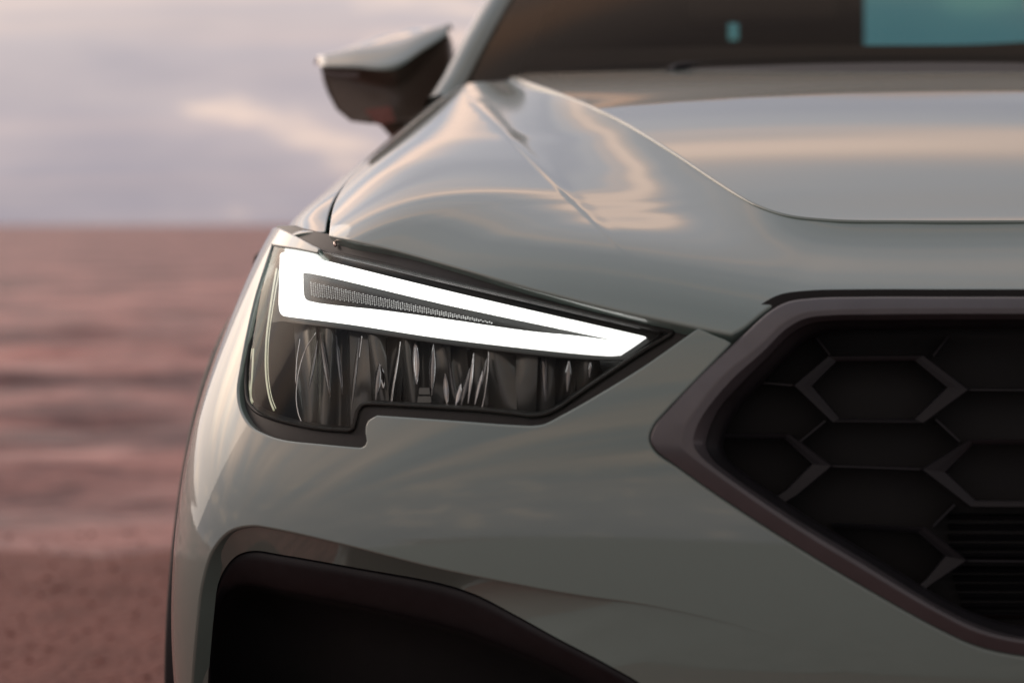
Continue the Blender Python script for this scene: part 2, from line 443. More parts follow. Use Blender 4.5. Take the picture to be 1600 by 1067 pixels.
# ------------------------------------------------------------------ the setting: sea, shore
def nodes_of(name):
    m = bpy.data.materials.new(name); m.use_nodes = True; MATS[name] = m
    return m.node_tree, m.node_tree.nodes, m.node_tree.links, m.node_tree.nodes['Principled BSDF']
def make_sea_mat():
    nt, N, L, p = nodes_of('sea_water')
    tc = N.new('ShaderNodeTexCoord')
    mp = N.new('ShaderNodeMapping'); mp.inputs['Scale'].default_value = (0.38, 0.9, 1.0); L.new(tc.outputs['Object'], mp.inputs[0])
    n = N.new('ShaderNodeTexNoise'); n.inputs['Scale'].default_value = 0.55; n.inputs['Detail'].default_value = 9; n.inputs['Roughness'].default_value = 0.78
    L.new(mp.outputs[0], n.inputs['Vector'])
    r = N.new('ShaderNodeValToRGB'); L.new(n.outputs[0], r.inputs[0])  # wave highlights and dark ripples painted into the base colour
    e = r.color_ramp.elements
    e[0].position = 0.43; e[0].color = (0.17, 0.098, 0.096, 1)
    e[1].position = 0.59; e[1].color = (0.60, 0.315, 0.278, 1)
    L.new(r.outputs[0], p.inputs['Base Color'])
    p.inputs['Roughness'].default_value = 0.55; p.inputs['Specular IOR Level'].default_value = 0.12
    n2 = N.new('ShaderNodeTexNoise'); n2.inputs['Scale'].default_value = 1.6; n2.inputs['Detail'].default_value = 5
    L.new(mp.outputs[0], n2.inputs['Vector'])
    b = N.new('ShaderNodeBump'); b.inputs['Strength'].default_value = 0.8; b.inputs['Distance'].default_value = 0.22
    L.new(n2.outputs[0], b.inputs['Height']); L.new(b.outputs[0], p.inputs['Normal'])
make_sea_mat()
def make_ground_mat():
    nt, N, L, p = nodes_of('shore_gravel')
    tc = N.new('ShaderNodeTexCoord')
    n = N.new('ShaderNodeTexNoise'); n.inputs['Scale'].default_value = 5; n.inputs['Detail'].default_value = 9; n.inputs['Roughness'].default_value = 0.7
    L.new(tc.outputs['Object'], n.inputs['Vector'])
    r = N.new('ShaderNodeValToRGB'); L.new(n.outputs[0], r.inputs[0])
    e = r.color_ramp.elements
    e[0].position = 0.32; e[0].color = (0.155, 0.062, 0.050, 1)
    e[1].position = 0.70; e[1].color = (0.28, 0.118, 0.096, 1)
    L.new(r.outputs[0], p.inputs['Base Color']); p.inputs['Roughness'].default_value = 0.9
    v = N.new('ShaderNodeTexVoronoi'); v.inputs['Scale'].default_value = 45; L.new(tc.outputs['Object'], v.inputs['Vector'])
    b = N.new('ShaderNodeBump'); b.inputs['Strength'].default_value = 0.7; b.inputs['Distance'].default_value = 0.012
    L.new(v.outputs['Distance'], b.inputs['Height']); L.new(b.outputs[0], p.inputs['Normal'])
make_ground_mat()
mat('asphalt', (0.27, 0.27, 0.265), 0.85, var=(8, 0.25), bump=(400, 0.4, 0.003))  # pale tone chosen so the unseen sheet brightens the bumper
mat('stone_red', (0.25, 0.105, 0.087), 0.85, var=(14, 0.2), bump=(60, 0.4, 0.004))

SEA_Z = -0.12
def waves(x, y):
    z = 0.0
    for k, (a, l, an) in enumerate([(0.035, 2.1, 0.15), (0.025, 1.15, -0.3), (0.016, 0.62, 0.42), (0.010, 0.37, -0.1)]):
        z = z + a * np.sin(2 * math.pi * (y * math.cos(an) + x * math.sin(an)) / l + 1.7 * k + 0.8 * np.sin(x * 0.7 + k))
    return z
def build_sea():
    yy = np.concatenate([np.arange(-6, 14, 0.11), 14 * 1.035 ** np.arange(0, 190)])
    tt = np.linspace(-1, 1, 150)
    rows = []
    for y in yy:
        hw = 14 + max(0, y - 14) * 1.6
        x = -2 + tt * hw
        fade = 1.0 if y < 20 else 20.0 / y
        rows.append(np.stack([x, np.full_like(x, y), SEA_Z + waves(x, np.full_like(x, y)) * fade], -1))
    V, Fc = strip(rows)
    obj('sea', V, face_to(V, Fc, (0, 0, 1e5)), 'sea_water', kind='structure', label='calm reddish sea reaching the horizon')
build_sea()
shore = crv([(-400, -260), (-60, -45), (-14, -2.0), (-7, 2.6), (-4.5, 3.3), (-3.0, 3.5), (-2.0, 3.5), (-1.55, 3.75), (-1.45, 4.6), (-1.35, 5.6), (0.5, 7.0), (6, 9), (60, 26), (400, 90)], 10)
def build_ground():
    inner = []
    t = unit(np.gradient(shore, axis=0)); nrm = np.stack([t[:, 1], -t[:, 0]], -1)
    rows = []
    for k, (dist, z) in enumerate([(-0.9, -0.42), (-0.35, -0.24), (0.0, -0.12), (0.25, -0.055), (0.55, -0.012), (0.9, 0.0)]):
        q = shore + nrm * dist
        rows.append(np.concatenate([q, np.full((len(q), 1), z) + (0.012 * np.sin(q[:, :1] * 9 + k) if 0 < k < 5 else 0)], 1))
    last = rows[-1]
    V, Fc = strip(rows); Fc = face_to(V, Fc, (0, 0, 1e5)); n = len(last); k0 = (len(rows) - 1) * n
    far = np.array([[6000, 1143, 0], [6000, -6000, 0], [-6000, -6000, 0], [-6000, -3900, 0]], float)
    V = np.concatenate([V, far]); loop = list(range(k0, k0 + n)) + [len(V) - 4, len(V) - 3, len(V) - 2, len(V) - 1]
    Fc.append(loop[::-1])
    obj('ground', V, Fc, 'shore_gravel', smooth=False, kind='structure', label='reddish gravel shore the car is parked on')
    pv = crv([(-30, -14), (-12, -5.5), (-5, -2.6), (-2, -1.7), (0, -1.5), (2, -1.4), (5, -1.0), (9, 1.0), (14, 7.5)], 8)  # unseen asphalt sheet added for its pale reflection in the bumper
    nn = len(pv); a = np.concatenate([pv, np.full((nn, 1), 0.005)], 1); b = np.stack([pv[:, 0] * 40, np.full(nn, -1500.0), np.full(nn, 0.006)], -1)
    V, Fc = strip([a, a * .97 + b * .03, b])
    obj('bounce_pavement', V, face_to(V, Fc, (0, 0, 1e5)), 'asphalt', smooth=False, kind='structure', label='unseen pale asphalt in front of the car, added to lighten the bumper')
build_ground()
def build_stones():
    t = (1 + 5 ** .5) / 2
    ico = unit(np.array([(-1, t, 0), (1, t, 0), (-1, -t, 0), (1, -t, 0), (0, -1, t), (0, 1, t), (0, -1, -t), (0, 1, -t), (t, 0, -1), (t, 0, 1), (-t, 0, -1), (-t, 0, 1)], float))
    fi = [(0, 11, 5), (0, 5, 1), (0, 1, 7), (0, 7, 10), (0, 10, 11), (1, 5, 9), (5, 11, 4), (11, 10, 2), (10, 7, 6), (7, 1, 8), (3, 9, 4), (3, 4, 2), (3, 2, 6), (3, 6, 8), (3, 8, 9), (4, 9, 5), (2, 4, 11), (6, 2, 10), (8, 6, 7), (9, 8, 1)]
    V = []; Fc = []; k = 0
    for i in range(5200):
        x = RNG.uniform(-4.2, -1.0); y = RNG.uniform(-0.6, 3.3)
        s = 0.002 + 0.007 * RNG.random() ** 4
        q = ico * (1 + 0.25 * RNG.standard_normal((12, 1))) * np.array([s, s * RNG.uniform(.7, 1.2), s * .6])
        a = RNG.uniform(0, 6.28); q = np.stack([q[:, 0] * math.cos(a) - q[:, 1] * math.sin(a), q[:, 0] * math.sin(a) + q[:, 1] * math.cos(a), q[:, 2]], -1)
        V.append(q + [x, y, s * .3]); Fc += [[a + k for a in f] for f in fi]; k += 12
    obj('gravel', np.concatenate(V), Fc, 'stone_red', smooth=False, kind='stuff', label='loose reddish pebbles scattered over the shore')
build_stones()

# ------------------------------------------------------------------ the car: body surfaces
car = empty('car', loc=(0, 0, 0))
car['label'] = 'grey car seen close up at its front corner, its headlight lit'
car['category'] = 'car'

COLX = np.array([0, .22, .44, .64, .79, .88, .915, .925, .925]) / .925
COLY = np.array([0, .012, .05, .135, .25, .40, .62, .95, 1.4])
ROWZ = np.array([.20, .36, .48, .58, .67, .75, .82, .88, .94, 1.0])
ROWY = np.array([-.14, -.19, -.215, -.215, -.205, -.185, -.155, -.11, -.05, .03])
ROWW = np.array([0.930, 0.945, 0.945, 0.9381, 0.9472, 0.9416, 0.9172, 0.897, 0.86, 0.82])
CX2 = np.array([0, .22, .45, .67, .845, .915, .924, .925, .925]) / .925      # tighter corner below the headlight
CY2 = np.array([0, .012, .052, .135, .235, .36, .58, .95, 1.4])
FNET = np.zeros((10, 9, 3))
for i in range(10):
    w_ = float(np.clip((.73 - ROWZ[i]) / .12, 0, 1))
    FNET[i, :, 0] = -(COLX * (1 - w_) + CX2 * w_) * ROWW[i]; FNET[i, :, 1] = ROWY[i] + COLY * (1 - w_) + CY2 * w_; FNET[i, :, 2] = ROWZ[i]
fascia = Surf(lambda u, v: bspline(FNET, u, v, sym=True), -1.0, (2.3, 0.85))
t_ = fascia.N(np.array([[0.3, 0.5]]))[0]
if t_[1] > 0: fascia.flip = 1.0

# hood: plateau as a height field z = H(x, y)
HD = np.array([1.45, 1.62, 1.75, 2.0, 2.3, 2.5, 2.75, 3.0, 3.2]); HZ = np.array([.842, .884, .918, .983, 1.051, 1.090, 1.130, 1.162, 1.18])
KH = 0.75                                  # hood length factor, keeping its outline in view
def short(d): return np.where(np.asarray(d) > 1.62, 1.62 + (np.asarray(d) - 1.62) * KH, d)
HZ = ZC + (HZ - ZC) * short(HD) / HD; HD = short(HD)
def spl(xs, ys, x):
    m = np.gradient(ys, xs); i = np.clip(np.searchsorted(xs, x) - 1, 0, len(xs) - 2)
    h = xs[i + 1] - xs[i]; t = (x - xs[i]) / h
    return ys[i] * (2 * t ** 3 - 3 * t * t + 1) + h * m[i] * (t ** 3 - 2 * t * t + t) + ys[i + 1] * (-2 * t ** 3 + 3 * t * t) + h * m[i + 1] * (t ** 3 - t * t)
def sfp(x, w): return w * np.logaddexp(0, x / w)
def plateau(u, v):
    x, y = u, v; d = y - YC
    z = spl(HD, HZ, np.clip(d, HD[0], HD[-1])) - 0.052 * x * x
    yb = 0.575 - 0.28 * x * x                      # crease across the hood
    z = z - 0.060 * sfp(y - yb, 0.004) + 0.016
    z = z - 0.016 + 0.045 * np.maximum(0, 0)      # keep the front where it is
    z = z + 0.074 * sfp(y - yb - 0.02, 0.03)      # ... and the rear rises again
    return np.stack([x, y, z], -1)
plat = Surf(plateau, 1.0, (1, 1), (-0.85, -0.1), (0.02, 1.2))
C1IMG = [(800, 122), (880, 150), (970, 190), (1050, 238), (1110, 278), (1150, 304), (1185, 323), (1230, 338), (1300, 346), (1420, 348), (1600, 348)]
C1 = plat.img(C1IMG)
C1 = np.concatenate([C1, [[0.0, C1[-1][1] - 0.004, 0]]]); C1[-1] = plateau(np.array(0.0), np.array(C1[-1][1]))
C2IMG = [(712, 140, 2.95), (640, 200, 2.62), (575, 248, 2.30), (528, 300, 2.02), (508, 372, 1.715), (560, 410, 1.66), (740, 452, 1.565), (960, 508, 1.485), (1180, 552, 1.44), (1400, 566, 1.41), (1600, 568, 1.40)]
C2IMG = [(a, b, float(short(c)) if c > 1.8 else c) for a, b, c in C2IMG]
for i in range(5, 11):
    px_, py_, d_ = C2IMG[i]; dep = fascia.img([(px_, py_)])[0][1] - YC
    C2IMG[i] = (px_, py_, dep - 0.006)
C2 = np.array([at(*p) for p in C2IMG]); C2 = np.concatenate([C2, [[0.0, C2[-1][1] - 0.004, C2[-1][2]]]])
BULGE = np.array([.012, .016, .020, .024, .026, .024, .020, .016, .012, .012, .012, .012])
def crv_at(P, s):
    """interpolating cubic through rows of P at s in 0..1"""
    K = len(P); xs = np.arange(K, dtype=float); x = np.clip(s, 0, 1) * (K - 1)
    i = np.clip(np.floor(x).astype(int), 0, K - 2); t = (x - i)[..., None]
    Q = np.concatenate([2 * P[:1] - P[1:2], P, 2 * P[-1:] - P[-2:-1]])
    p0, p1, p2, p3 = Q[i], Q[i + 1], Q[i + 2], Q[i + 3]
    return 0.5 * (2 * p1 + (p2 - p0) * t + (2 * p0 - 5 * p1 + 4 * p2 - p3) * t * t + (3 * p1 - p0 - 3 * p2 + p3) * t ** 3)
def refair(P, n=34):
    """smooth a control polygon for a cubic B-spline so that the curvature runs evenly"""
    q = crv_at(P, np.linspace(0, 1, n))
    for it in range(3):
        q[1:-1] = 0.25 * q[:-2] + 0.5 * q[1:-1] + 0.25 * q[2:]
    return q
C2F = refair(C2); C1F = crv_at(C1, np.linspace(0, 1, 34)); BF = np.interp(np.linspace(0, 1, 34), np.linspace(0, 1, 12), BULGE)
DF = np.interp(np.linspace(0, 1, 34), np.linspace(0, 1, 12), [.004, .008, .010, .009, .007, .005, .004, .003, .003, .003, .003, .003])
def flank0(s, t):
    a = crv_at(C1F, s); b = crv_at(C2F, s); bu = crv_at(BF[:, None], s)[..., 0]
    up = unit(np.stack([-0.35 * np.clip(1 - s * 1.6, 0, 1), -0.5 * np.clip(s * 1.4, 0, 1), np.ones_like(s)], -1))
    tt = t[..., None]
    prof = 6.75 * t * t * (1 - t)
    dip = crv_at(DF[:, None], s)[..., 0] * 9.5 * t * (1 - t) ** 3
    return a * (1 - tt) + b * tt + up * (bu * prof - dip)[..., None]
flank_plain = Surf(flank0, 1.0, (1.5, 0.4), (0, 0), (1, 1))
if flank_plain.N(np.array([[0.2, 0.5]]))[0][2] < 0: flank_plain.flip = -1.0
RUV = flank_plain.inv(crv([(724, 146), (760, 180), (815, 235), (870, 290), (915, 333), (950, 368), (985, 402)], 8))
RP = flank_plain.P(RUV); RT = np.linspace(0, 1, len(RUV))
def flank(s, t):
    p = flank0(s, t); sh = p.shape; q = p.reshape(-1, 3)
    # signed distance from the ridge line, measured across the hood
    a = RP[:-1]; b = RP[1:]; ab = b - a
    best = np.full(len(q), 1e9); sd = np.zeros(len(q)); lt = np.zeros(len(q))
    for k in range(len(a)):
        w = np.clip(((q - a[k]) @ ab[k]) / (ab[k] @ ab[k]), 0, 1)
        c = a[k] + w[:, None] * ab[k]; dd = np.linalg.norm(q - c, axis=1)
        side = np.sign((q - c) @ np.cross(ab[k], [0, 0, 1.0]))
        m = dd < best; best[m] = dd[m]; sd[m] = (dd * side)[m]; lt[m] = (RT[k] + w * (RT[k + 1] - RT[k]))[m]
    amp = 0.0017 * np.clip((1 - lt) / 0.6, 0, 1) ** 0.9 * np.clip(lt / 0.08, 0.2, 1)
    wd = 0.0030 + 0.0036 * np.clip(1 - lt, 0, 1)
    h = 0.75 * amp * np.exp(-(sd / np.where(sd > 0, wd * 0.7, wd * 2.4)) ** 2)
    n = flank_plain.N(np.stack([s, t], -1).reshape(-1, 2))
    return (q + n * h[:, None]).reshape(sh)
flnk = Surf(flank, flank_plain.flip, (1.5, 0.4), (0, 0), (1, 1)); flnk.inv = flank_plain.inv

def build_hood():
    hood = empty('hood', car)
    # plateau
    side = plat.inv(crv([C1IMG[i] for i in range(len(C1IMG))], 14))
    mid = np.array([[0.0, C1[-1][1]]])
    outl = np.concatenate([side, mid, [[0.0, 0.885]], crv([(-0.12, 0.886), (-0.33, 0.91), (-0.50, 0.95), (-0.58, 0.985), (-0.60, 1.0)], 8)[:-1]])
    # keep the cowl edge ending at the start of the crease
    V, Fc, Nn = trim(plat, [outl], 0.014, 0.0022, 0.006); V[:, 2] += 0.0024     # stands a little proud of the flank
    obj('centre_panel', V, Fc, 'grey_paint', hood, Nn, sym='join', label='raised centre of the hood mirroring the clouds')
    # flank and nose
    edge = [(516, 365), (620, 389), (700, 411), (835, 449), (970, 483), (1058, 502), (1120, 515), (1142, 519)]
    edge2 = [(1142, 519), (1160, 509), (1200, 478), (1228, 464), (1270, 458), (1350, 456), (1480, 456), (1600, 456)]
    e1 = flnk.inv(np.concatenate([crv(edge, 8), crv(edge2, 6)[1:]]))
    shut = flnk.inv(crv([(708, 142), (640, 199), (577, 248), (540, 288), (525, 315), (519, 338), (516, 365)], 8))
    tend = e1[-1][1]
    s_line = np.linspace(0.0, 1.0, 160)
    loop = np.concatenate([shut[:-1], e1, [[1.0, tend]], np.stack([s_line[::-1], np.zeros(160)], -1)])
    ex = []
    for k in range(len(RUV) - 1):
        for w in np.linspace(0, 1, 6, endpoint=False):
            c = RUV[k] * (1 - w) + RUV[k + 1] * w
            tg = (RUV[k + 1] - RUV[k]) * flnk.scale; nn = np.array([-tg[1], tg[0]]) / np.linalg.norm(tg)
            for dd in np.arange(-0.0210, 0.0091, 0.0015): ex.append(c + nn * dd / flnk.scale)
    V, Fc, Nn = trim(flnk, [loop], 0.012, 0.0028, 0.012, extra=np.array(ex))
    obj('side_panel', V, Fc, 'grey_paint', hood, Nn, sym='join', label='sloping flank and nose of the hood with a sharp ridge line')
    return hood
hood = build_hood()

# ------------------------------------------------------------------ fender and body side
def build_fender():
    I = np.array([at(p[0], p[1], float(1.775 + (p[2] - 1.775) * KH)) for p in [(506, 362, 1.775), (508, 344, 1.86), (514, 320, 1.95), (527, 299, 2.05), (539, 285, 2.13), (575, 247, 2.32), (638, 198, 2.64), (706, 140, 2.98)]])
    fr = np.array([(0, 0, 0), (-.024, .018, .001), (-.048, .05, -.004), (-.066, .09, -.018), (-.078, .13, -.06), (-.088, .16, -.14), (-.095, .18, -.22)])
    re = np.array([(0, 0, 0), (-.018, .0, -.010), (-.04, .0, -.028), (-.066, .0, -.055), (-.09, .0, -.11), (-.12, .0, -.20), (-.14, .0, -.30)])
    net = np.zeros((len(fr), len(I), 3))
    for j, p in enumerate(I):
        w = np.clip(j / 5.0, 0, 1)
        net[:, j] = p + fr * (1 - w) + re * w
    S = Surf(lambda u, v: bspline(net, u, v), 1.0, (1.3, 0.3))
    if S.N(np.array([[0.4, 0.3]]))[0][2] < 0: S.flip = -1.0
    k = np.linspace(0, 1, 40)
    loop = np.concatenate([np.stack([k, 0 * k], -1), np.stack([0 * k + 1, k], -1)[1:], np.stack([k[::-1], 0 * k + 1], -1)[1:], np.stack([0 * k, k[::-1]], -1)[1:-1]])
    V, Fc, Nn = trim(S, [loop], 0.012, 0.0022, 0.012)
    obj('fender', V, Fc, 'grey_paint', car, Nn, sym='both')
build_fender()

# ------------------------------------------------------------------ bumper
WY, WZ, WR = 0.80, 0.34, 0.43      # front wheel arch
LIP = chain(([(496, 392.5), (470, 387), (424, 380)], 6), ([(424, 380), (411, 420), (397, 465), (384, 522), (374, 575), (369, 612), (374, 643), (391, 669), (412, 681), (440, 690), (500, 697), (552, 702)], 6),
            ([(552, 702), (564, 702), (572, 697), (575, 688)], 4), ([(575, 688), (573, 672), (576, 660), (588, 652)], 4), ([(588, 652), (700, 660), (790, 667), (830, 669)], 6),
            ([(830, 669), (850, 666), (880, 651), (930, 623), (1003, 578), (1060, 538), (1091, 516)], 6))
GR_OUT = crv([(1138, 536), (1088, 587), (1040, 637), (1017, 664), (1010, 686), (1020, 707), (1060, 736), (1118, 777), (1235, 853), (1353, 924), (1470, 989), (1529, 1015), (1600, 1030), (1690, 1037)], 8)
FOG_L = [(298, 1067), (306, 970), (313, 913), (330, 859), (357, 828), (391, 819), (425, 823), (532, 847), (679, 884), (800, 909), (900, 927), (1020, 945), (1180, 985), (1330, 1050), (1380, 1130), (1300, 1205), (900, 1222), (600, 1222), (350, 1215), (303, 1190), (296, 1130)]
FOG_Q = [(325, 1067), (330, 975), (339, 917), (352, 887), (371, 867), (396, 860), (440, 866), (560, 887), (690, 911), (745, 929), (805, 960), (874, 998), (950, 1038), (1010, 1075), (1050, 1125), (1030, 1185), (870, 1200), (600, 1200), (365, 1195), (332, 1175), (325, 1125)]
FOG_D = [0.036] * 8 + [.028, .022, .013, .005, .001, .0, .0, .002, .010, .02, .036, .036, .036]
FOG_R = [(333, 1067), (336, 990), (343, 950), (352, 930), (370, 917), (396, 915), (450, 926), (560, 947), (680, 975), (735, 991), (790, 1012), (850, 1037), (905, 1065), (950, 1095), (980, 1130), (965, 1172), (850, 1185), (600, 1185), (372, 1182), (343, 1165), (334, 1120)]
def uv_at(u, v): return np.array([u, v])
def build_bumper():
    b = car
    lip = fascia.inv(LIP)
    top = fascia.inv(chain(([(434, 358), (446, 364), (468, 375), (486, 385)], 5), ([(486, 385), (496, 390), (496, 392.5)], 3)))
    gt = fascia.inv(chain(([(1091, 516), (1115, 527), (1138, 536)], 3)))
    gr = fascia.inv(GR_OUT)
    u_rear = 0.80
    vtop = top[0][1]
    k = np.linspace(0, 1, 30)
    # round the wheel arch on the side
    arch = []
    for a in np.linspace(math.radians(195), math.radians(118), 24):
        y = WY + WR * math.cos(a); z = WZ + WR * math.sin(a)
        us = np.linspace(0.4, 1, 1500); vs_ = np.full(1500, 0.5)
        # find v for z, then u for y
        vz = np.interp(z, fascia.P(np.stack([np.full(400, .8), np.linspace(0, 1, 400)], -1))[:, 2], np.linspace(0, 1, 400))
        yy = fascia.P(np.stack([us, np.full(1500, vz)], -1))[:, 1]
        arch.append([np.interp(y, yy, us), vz])
    arch = np.array(arch)
    ut = arch[-1][0]
    loop = np.concatenate([
        top[:-1], lip, gt[1:-1], gr, [[0.0, gr[-1][1]]],
        np.stack([0 * k[:8], np.linspace(gr[-1][1], 0.05, 8)], -1)[1:],
        np.stack([np.linspace(0, arch[0][0], 40), 0 * np.linspace(0, 1, 40) + 0.05], -1)[1:],
        arch, np.stack([np.full(10, ut), np.linspace(arch[-1][1], vtop, 10)], -1)[1:],
        np.stack([np.linspace(ut, top[0][0], 20), np.full(20, vtop)], -1)[1:-1]])
    fog = fascia.inv(crv(FOG_L, 7, True))
    # painted recess running in to the dark trim
    n = 7
    L = fascia.img(crv(FOG_L, n, True)); ex = crv([(d, 0.0) for d in FOG_D], n, True)[:, 0]; ex = np.interp(np.arange(len(FOG_D) * n) / n, np.arange(len(FOG_D) + 1), FOG_D + FOG_D[:1])
    def img_off(q, dd):
        b = fascia.img(q); dv = unit(b - CAMP); return b + dv * ((dd + ex) / dv[:, 1])[:, None]
    Q = img_off(crv(FOG_Q, n, True), 0.0)
    def rad(P):                      # the rolled edge dies out where the recess runs into the skin
        i = ((P[:, None] - L[None]) ** 2).sum(-1); j = i.argmin(1)
        return np.where(i.min(1) < 2e-4, np.clip(ex[j] / 0.010, 0.02, 1), 1.0)
    V, Fc, Nn = trim(fascia, [loop, fog], 0.012, 0.0025, 0.015, rfun=rad)
    obj('bumper', V, Fc, 'grey_paint', car, Nn, sym='join')
    uq = fascia.inv(crv(FOG_Q, n, True)); kk = np.clip(ex / 0.010, 0, 1)
    rows = []
    for w in (0, .15, .3, .5, .7, .85, 1.0):
        b = fascia.P(fog * (1 - w) + uq * w); dv = unit(b - CAMP)
        rows.append(b + dv * ((ex * w + 0.0028 * kk * (1 - w)) / dv[:, 1])[:, None])
    V, Fc = strip(rows, True)
    obj('bumper_recess', V, face_to(V, Fc, CAMP), 'grey_paint', car, sym='both')
    # trim
    f3 = fascia.off(0.034); f4 = fascia.off(0.060); f5 = fascia.off(0.16)
    qi = crv(FOG_Q, n, True); ri = crv(FOG_R, n, True)
    rows = [img_off(qi, 0.025), img_off(qi, 0.004)]
    for w, dd in ((0.08, 0.001), (0.3, 0.003), (0.6, 0.009), (0.85, 0.017), (0.95, 0.022), (1.0, 0.030)):
        rows.append(img_off(qi * (1 - w) + ri * w, dd))
    rows.append(fascia.off(0.10).img(ri))
    V, Fc = strip(rows, True)
    obj('intake_trim', V, face_to(V, Fc, CAMP), 'black_plastic', car, sym='both', label='black plastic surround of the lower intake')
    c = ri.mean(0)
    rows = [fascia.off(0.098).img(ri), fascia.off(0.17).img(ri * 0.9 + c * 0.1), fascia.off(0.172).img(ri * 0.3 + c * 0.7)]
    V, Fc = strip(rows, True); m = len(ri); Fc.append(list(range(2 * m, 3 * m)))
    obj('intake_cavity', V, face_to(V, Fc, CAMP), 'cavity_black', car, sym='both')
build_bumper()
def build_blocker():
    # black sheet added behind the skin to block light, so that no gap looks through
    U, Vv = np.meshgrid(np.linspace(0, 0.86, 60), np.linspace(0.03, 0.80, 30))
    f = fascia.off(0.20); P = f.P(np.stack([U, Vv], -1)); P[..., 0] *= 0.93
    V, Fc = strip(list(P)); obj('light_blocker', V, face_to(V, Fc, CAMP), 'cavity_black', car, sym='join')
build_blocker()

# ------------------------------------------------------------------ headlight
LENS = chain(([(424, 383), (470, 389), (510, 395), (570, 408), (700, 439), (850, 474), (960, 500), (1020, 513), (1042, 518)], 6), ([(1042, 518), (1046, 520), (1042, 524)], 3),
             ([(1042, 524), (1010, 543), (950, 582), (900, 616), (868, 638), (850, 646), (830, 649)], 6), ([(830, 649), (760, 641), (690, 636), (622, 632), (582, 630)], 6),
             ([(582, 630), (568, 632), (560, 641), (556, 657), (552, 668), (545, 672)], 4), ([(545, 672), (484, 666), (424, 651), (402, 640), (391, 625), (388, 600)], 6),
             ([(388, 600), (389, 570), (398, 505), (410, 440), (424, 383)], 6))
DRL_OUT = chain(([(436, 400), (438, 395), (446, 392.5), (456, 393.5)], 4), ([(456, 393.5), (700, 454), (1006, 525)], 12), ([(1006, 525), (1011, 528), (1007, 531)], 3), ([(1007, 531), (990, 543), (970, 556)], 4), ([(970, 556), (950, 557), (700, 531), (547, 508), (452, 496)], 8), ([(452, 496), (440, 493), (435, 484), (435, 440), (436, 400)], 5))
DRL_IN = chain(([(471, 428), (475, 427), (700, 478), (962, 533)], 8), ([(962, 533), (900, 525), (822, 517), (700, 499), (600, 485), (480, 470), (474, 466), (471, 428)], 5))
def scl(loop, k, c=None):
    loop = np.asarray(loop); c = loop.mean(0) if c is None else np.asarray(c); return (loop - c) * k + c
def grow(loop, d):
    """move a pixel outline outwards by d pixels"""
    l = np.asarray(loop, float); k = np.linalg.norm(np.roll(l, -1, 0) - l, axis=1) > 1e-6; l = l[k]
    t = unit(np.roll(l, -1, 0) - np.roll(l, 1, 0)); n = np.stack([t[:, 1], -t[:, 0]], -1)
    a = 0.5 * np.sum(l[:, 0] * np.roll(l[:, 1], -1) - l[:, 1] * np.roll(l[:, 0], -1))
    return l + n * d * (1 if a > 0 else -1)
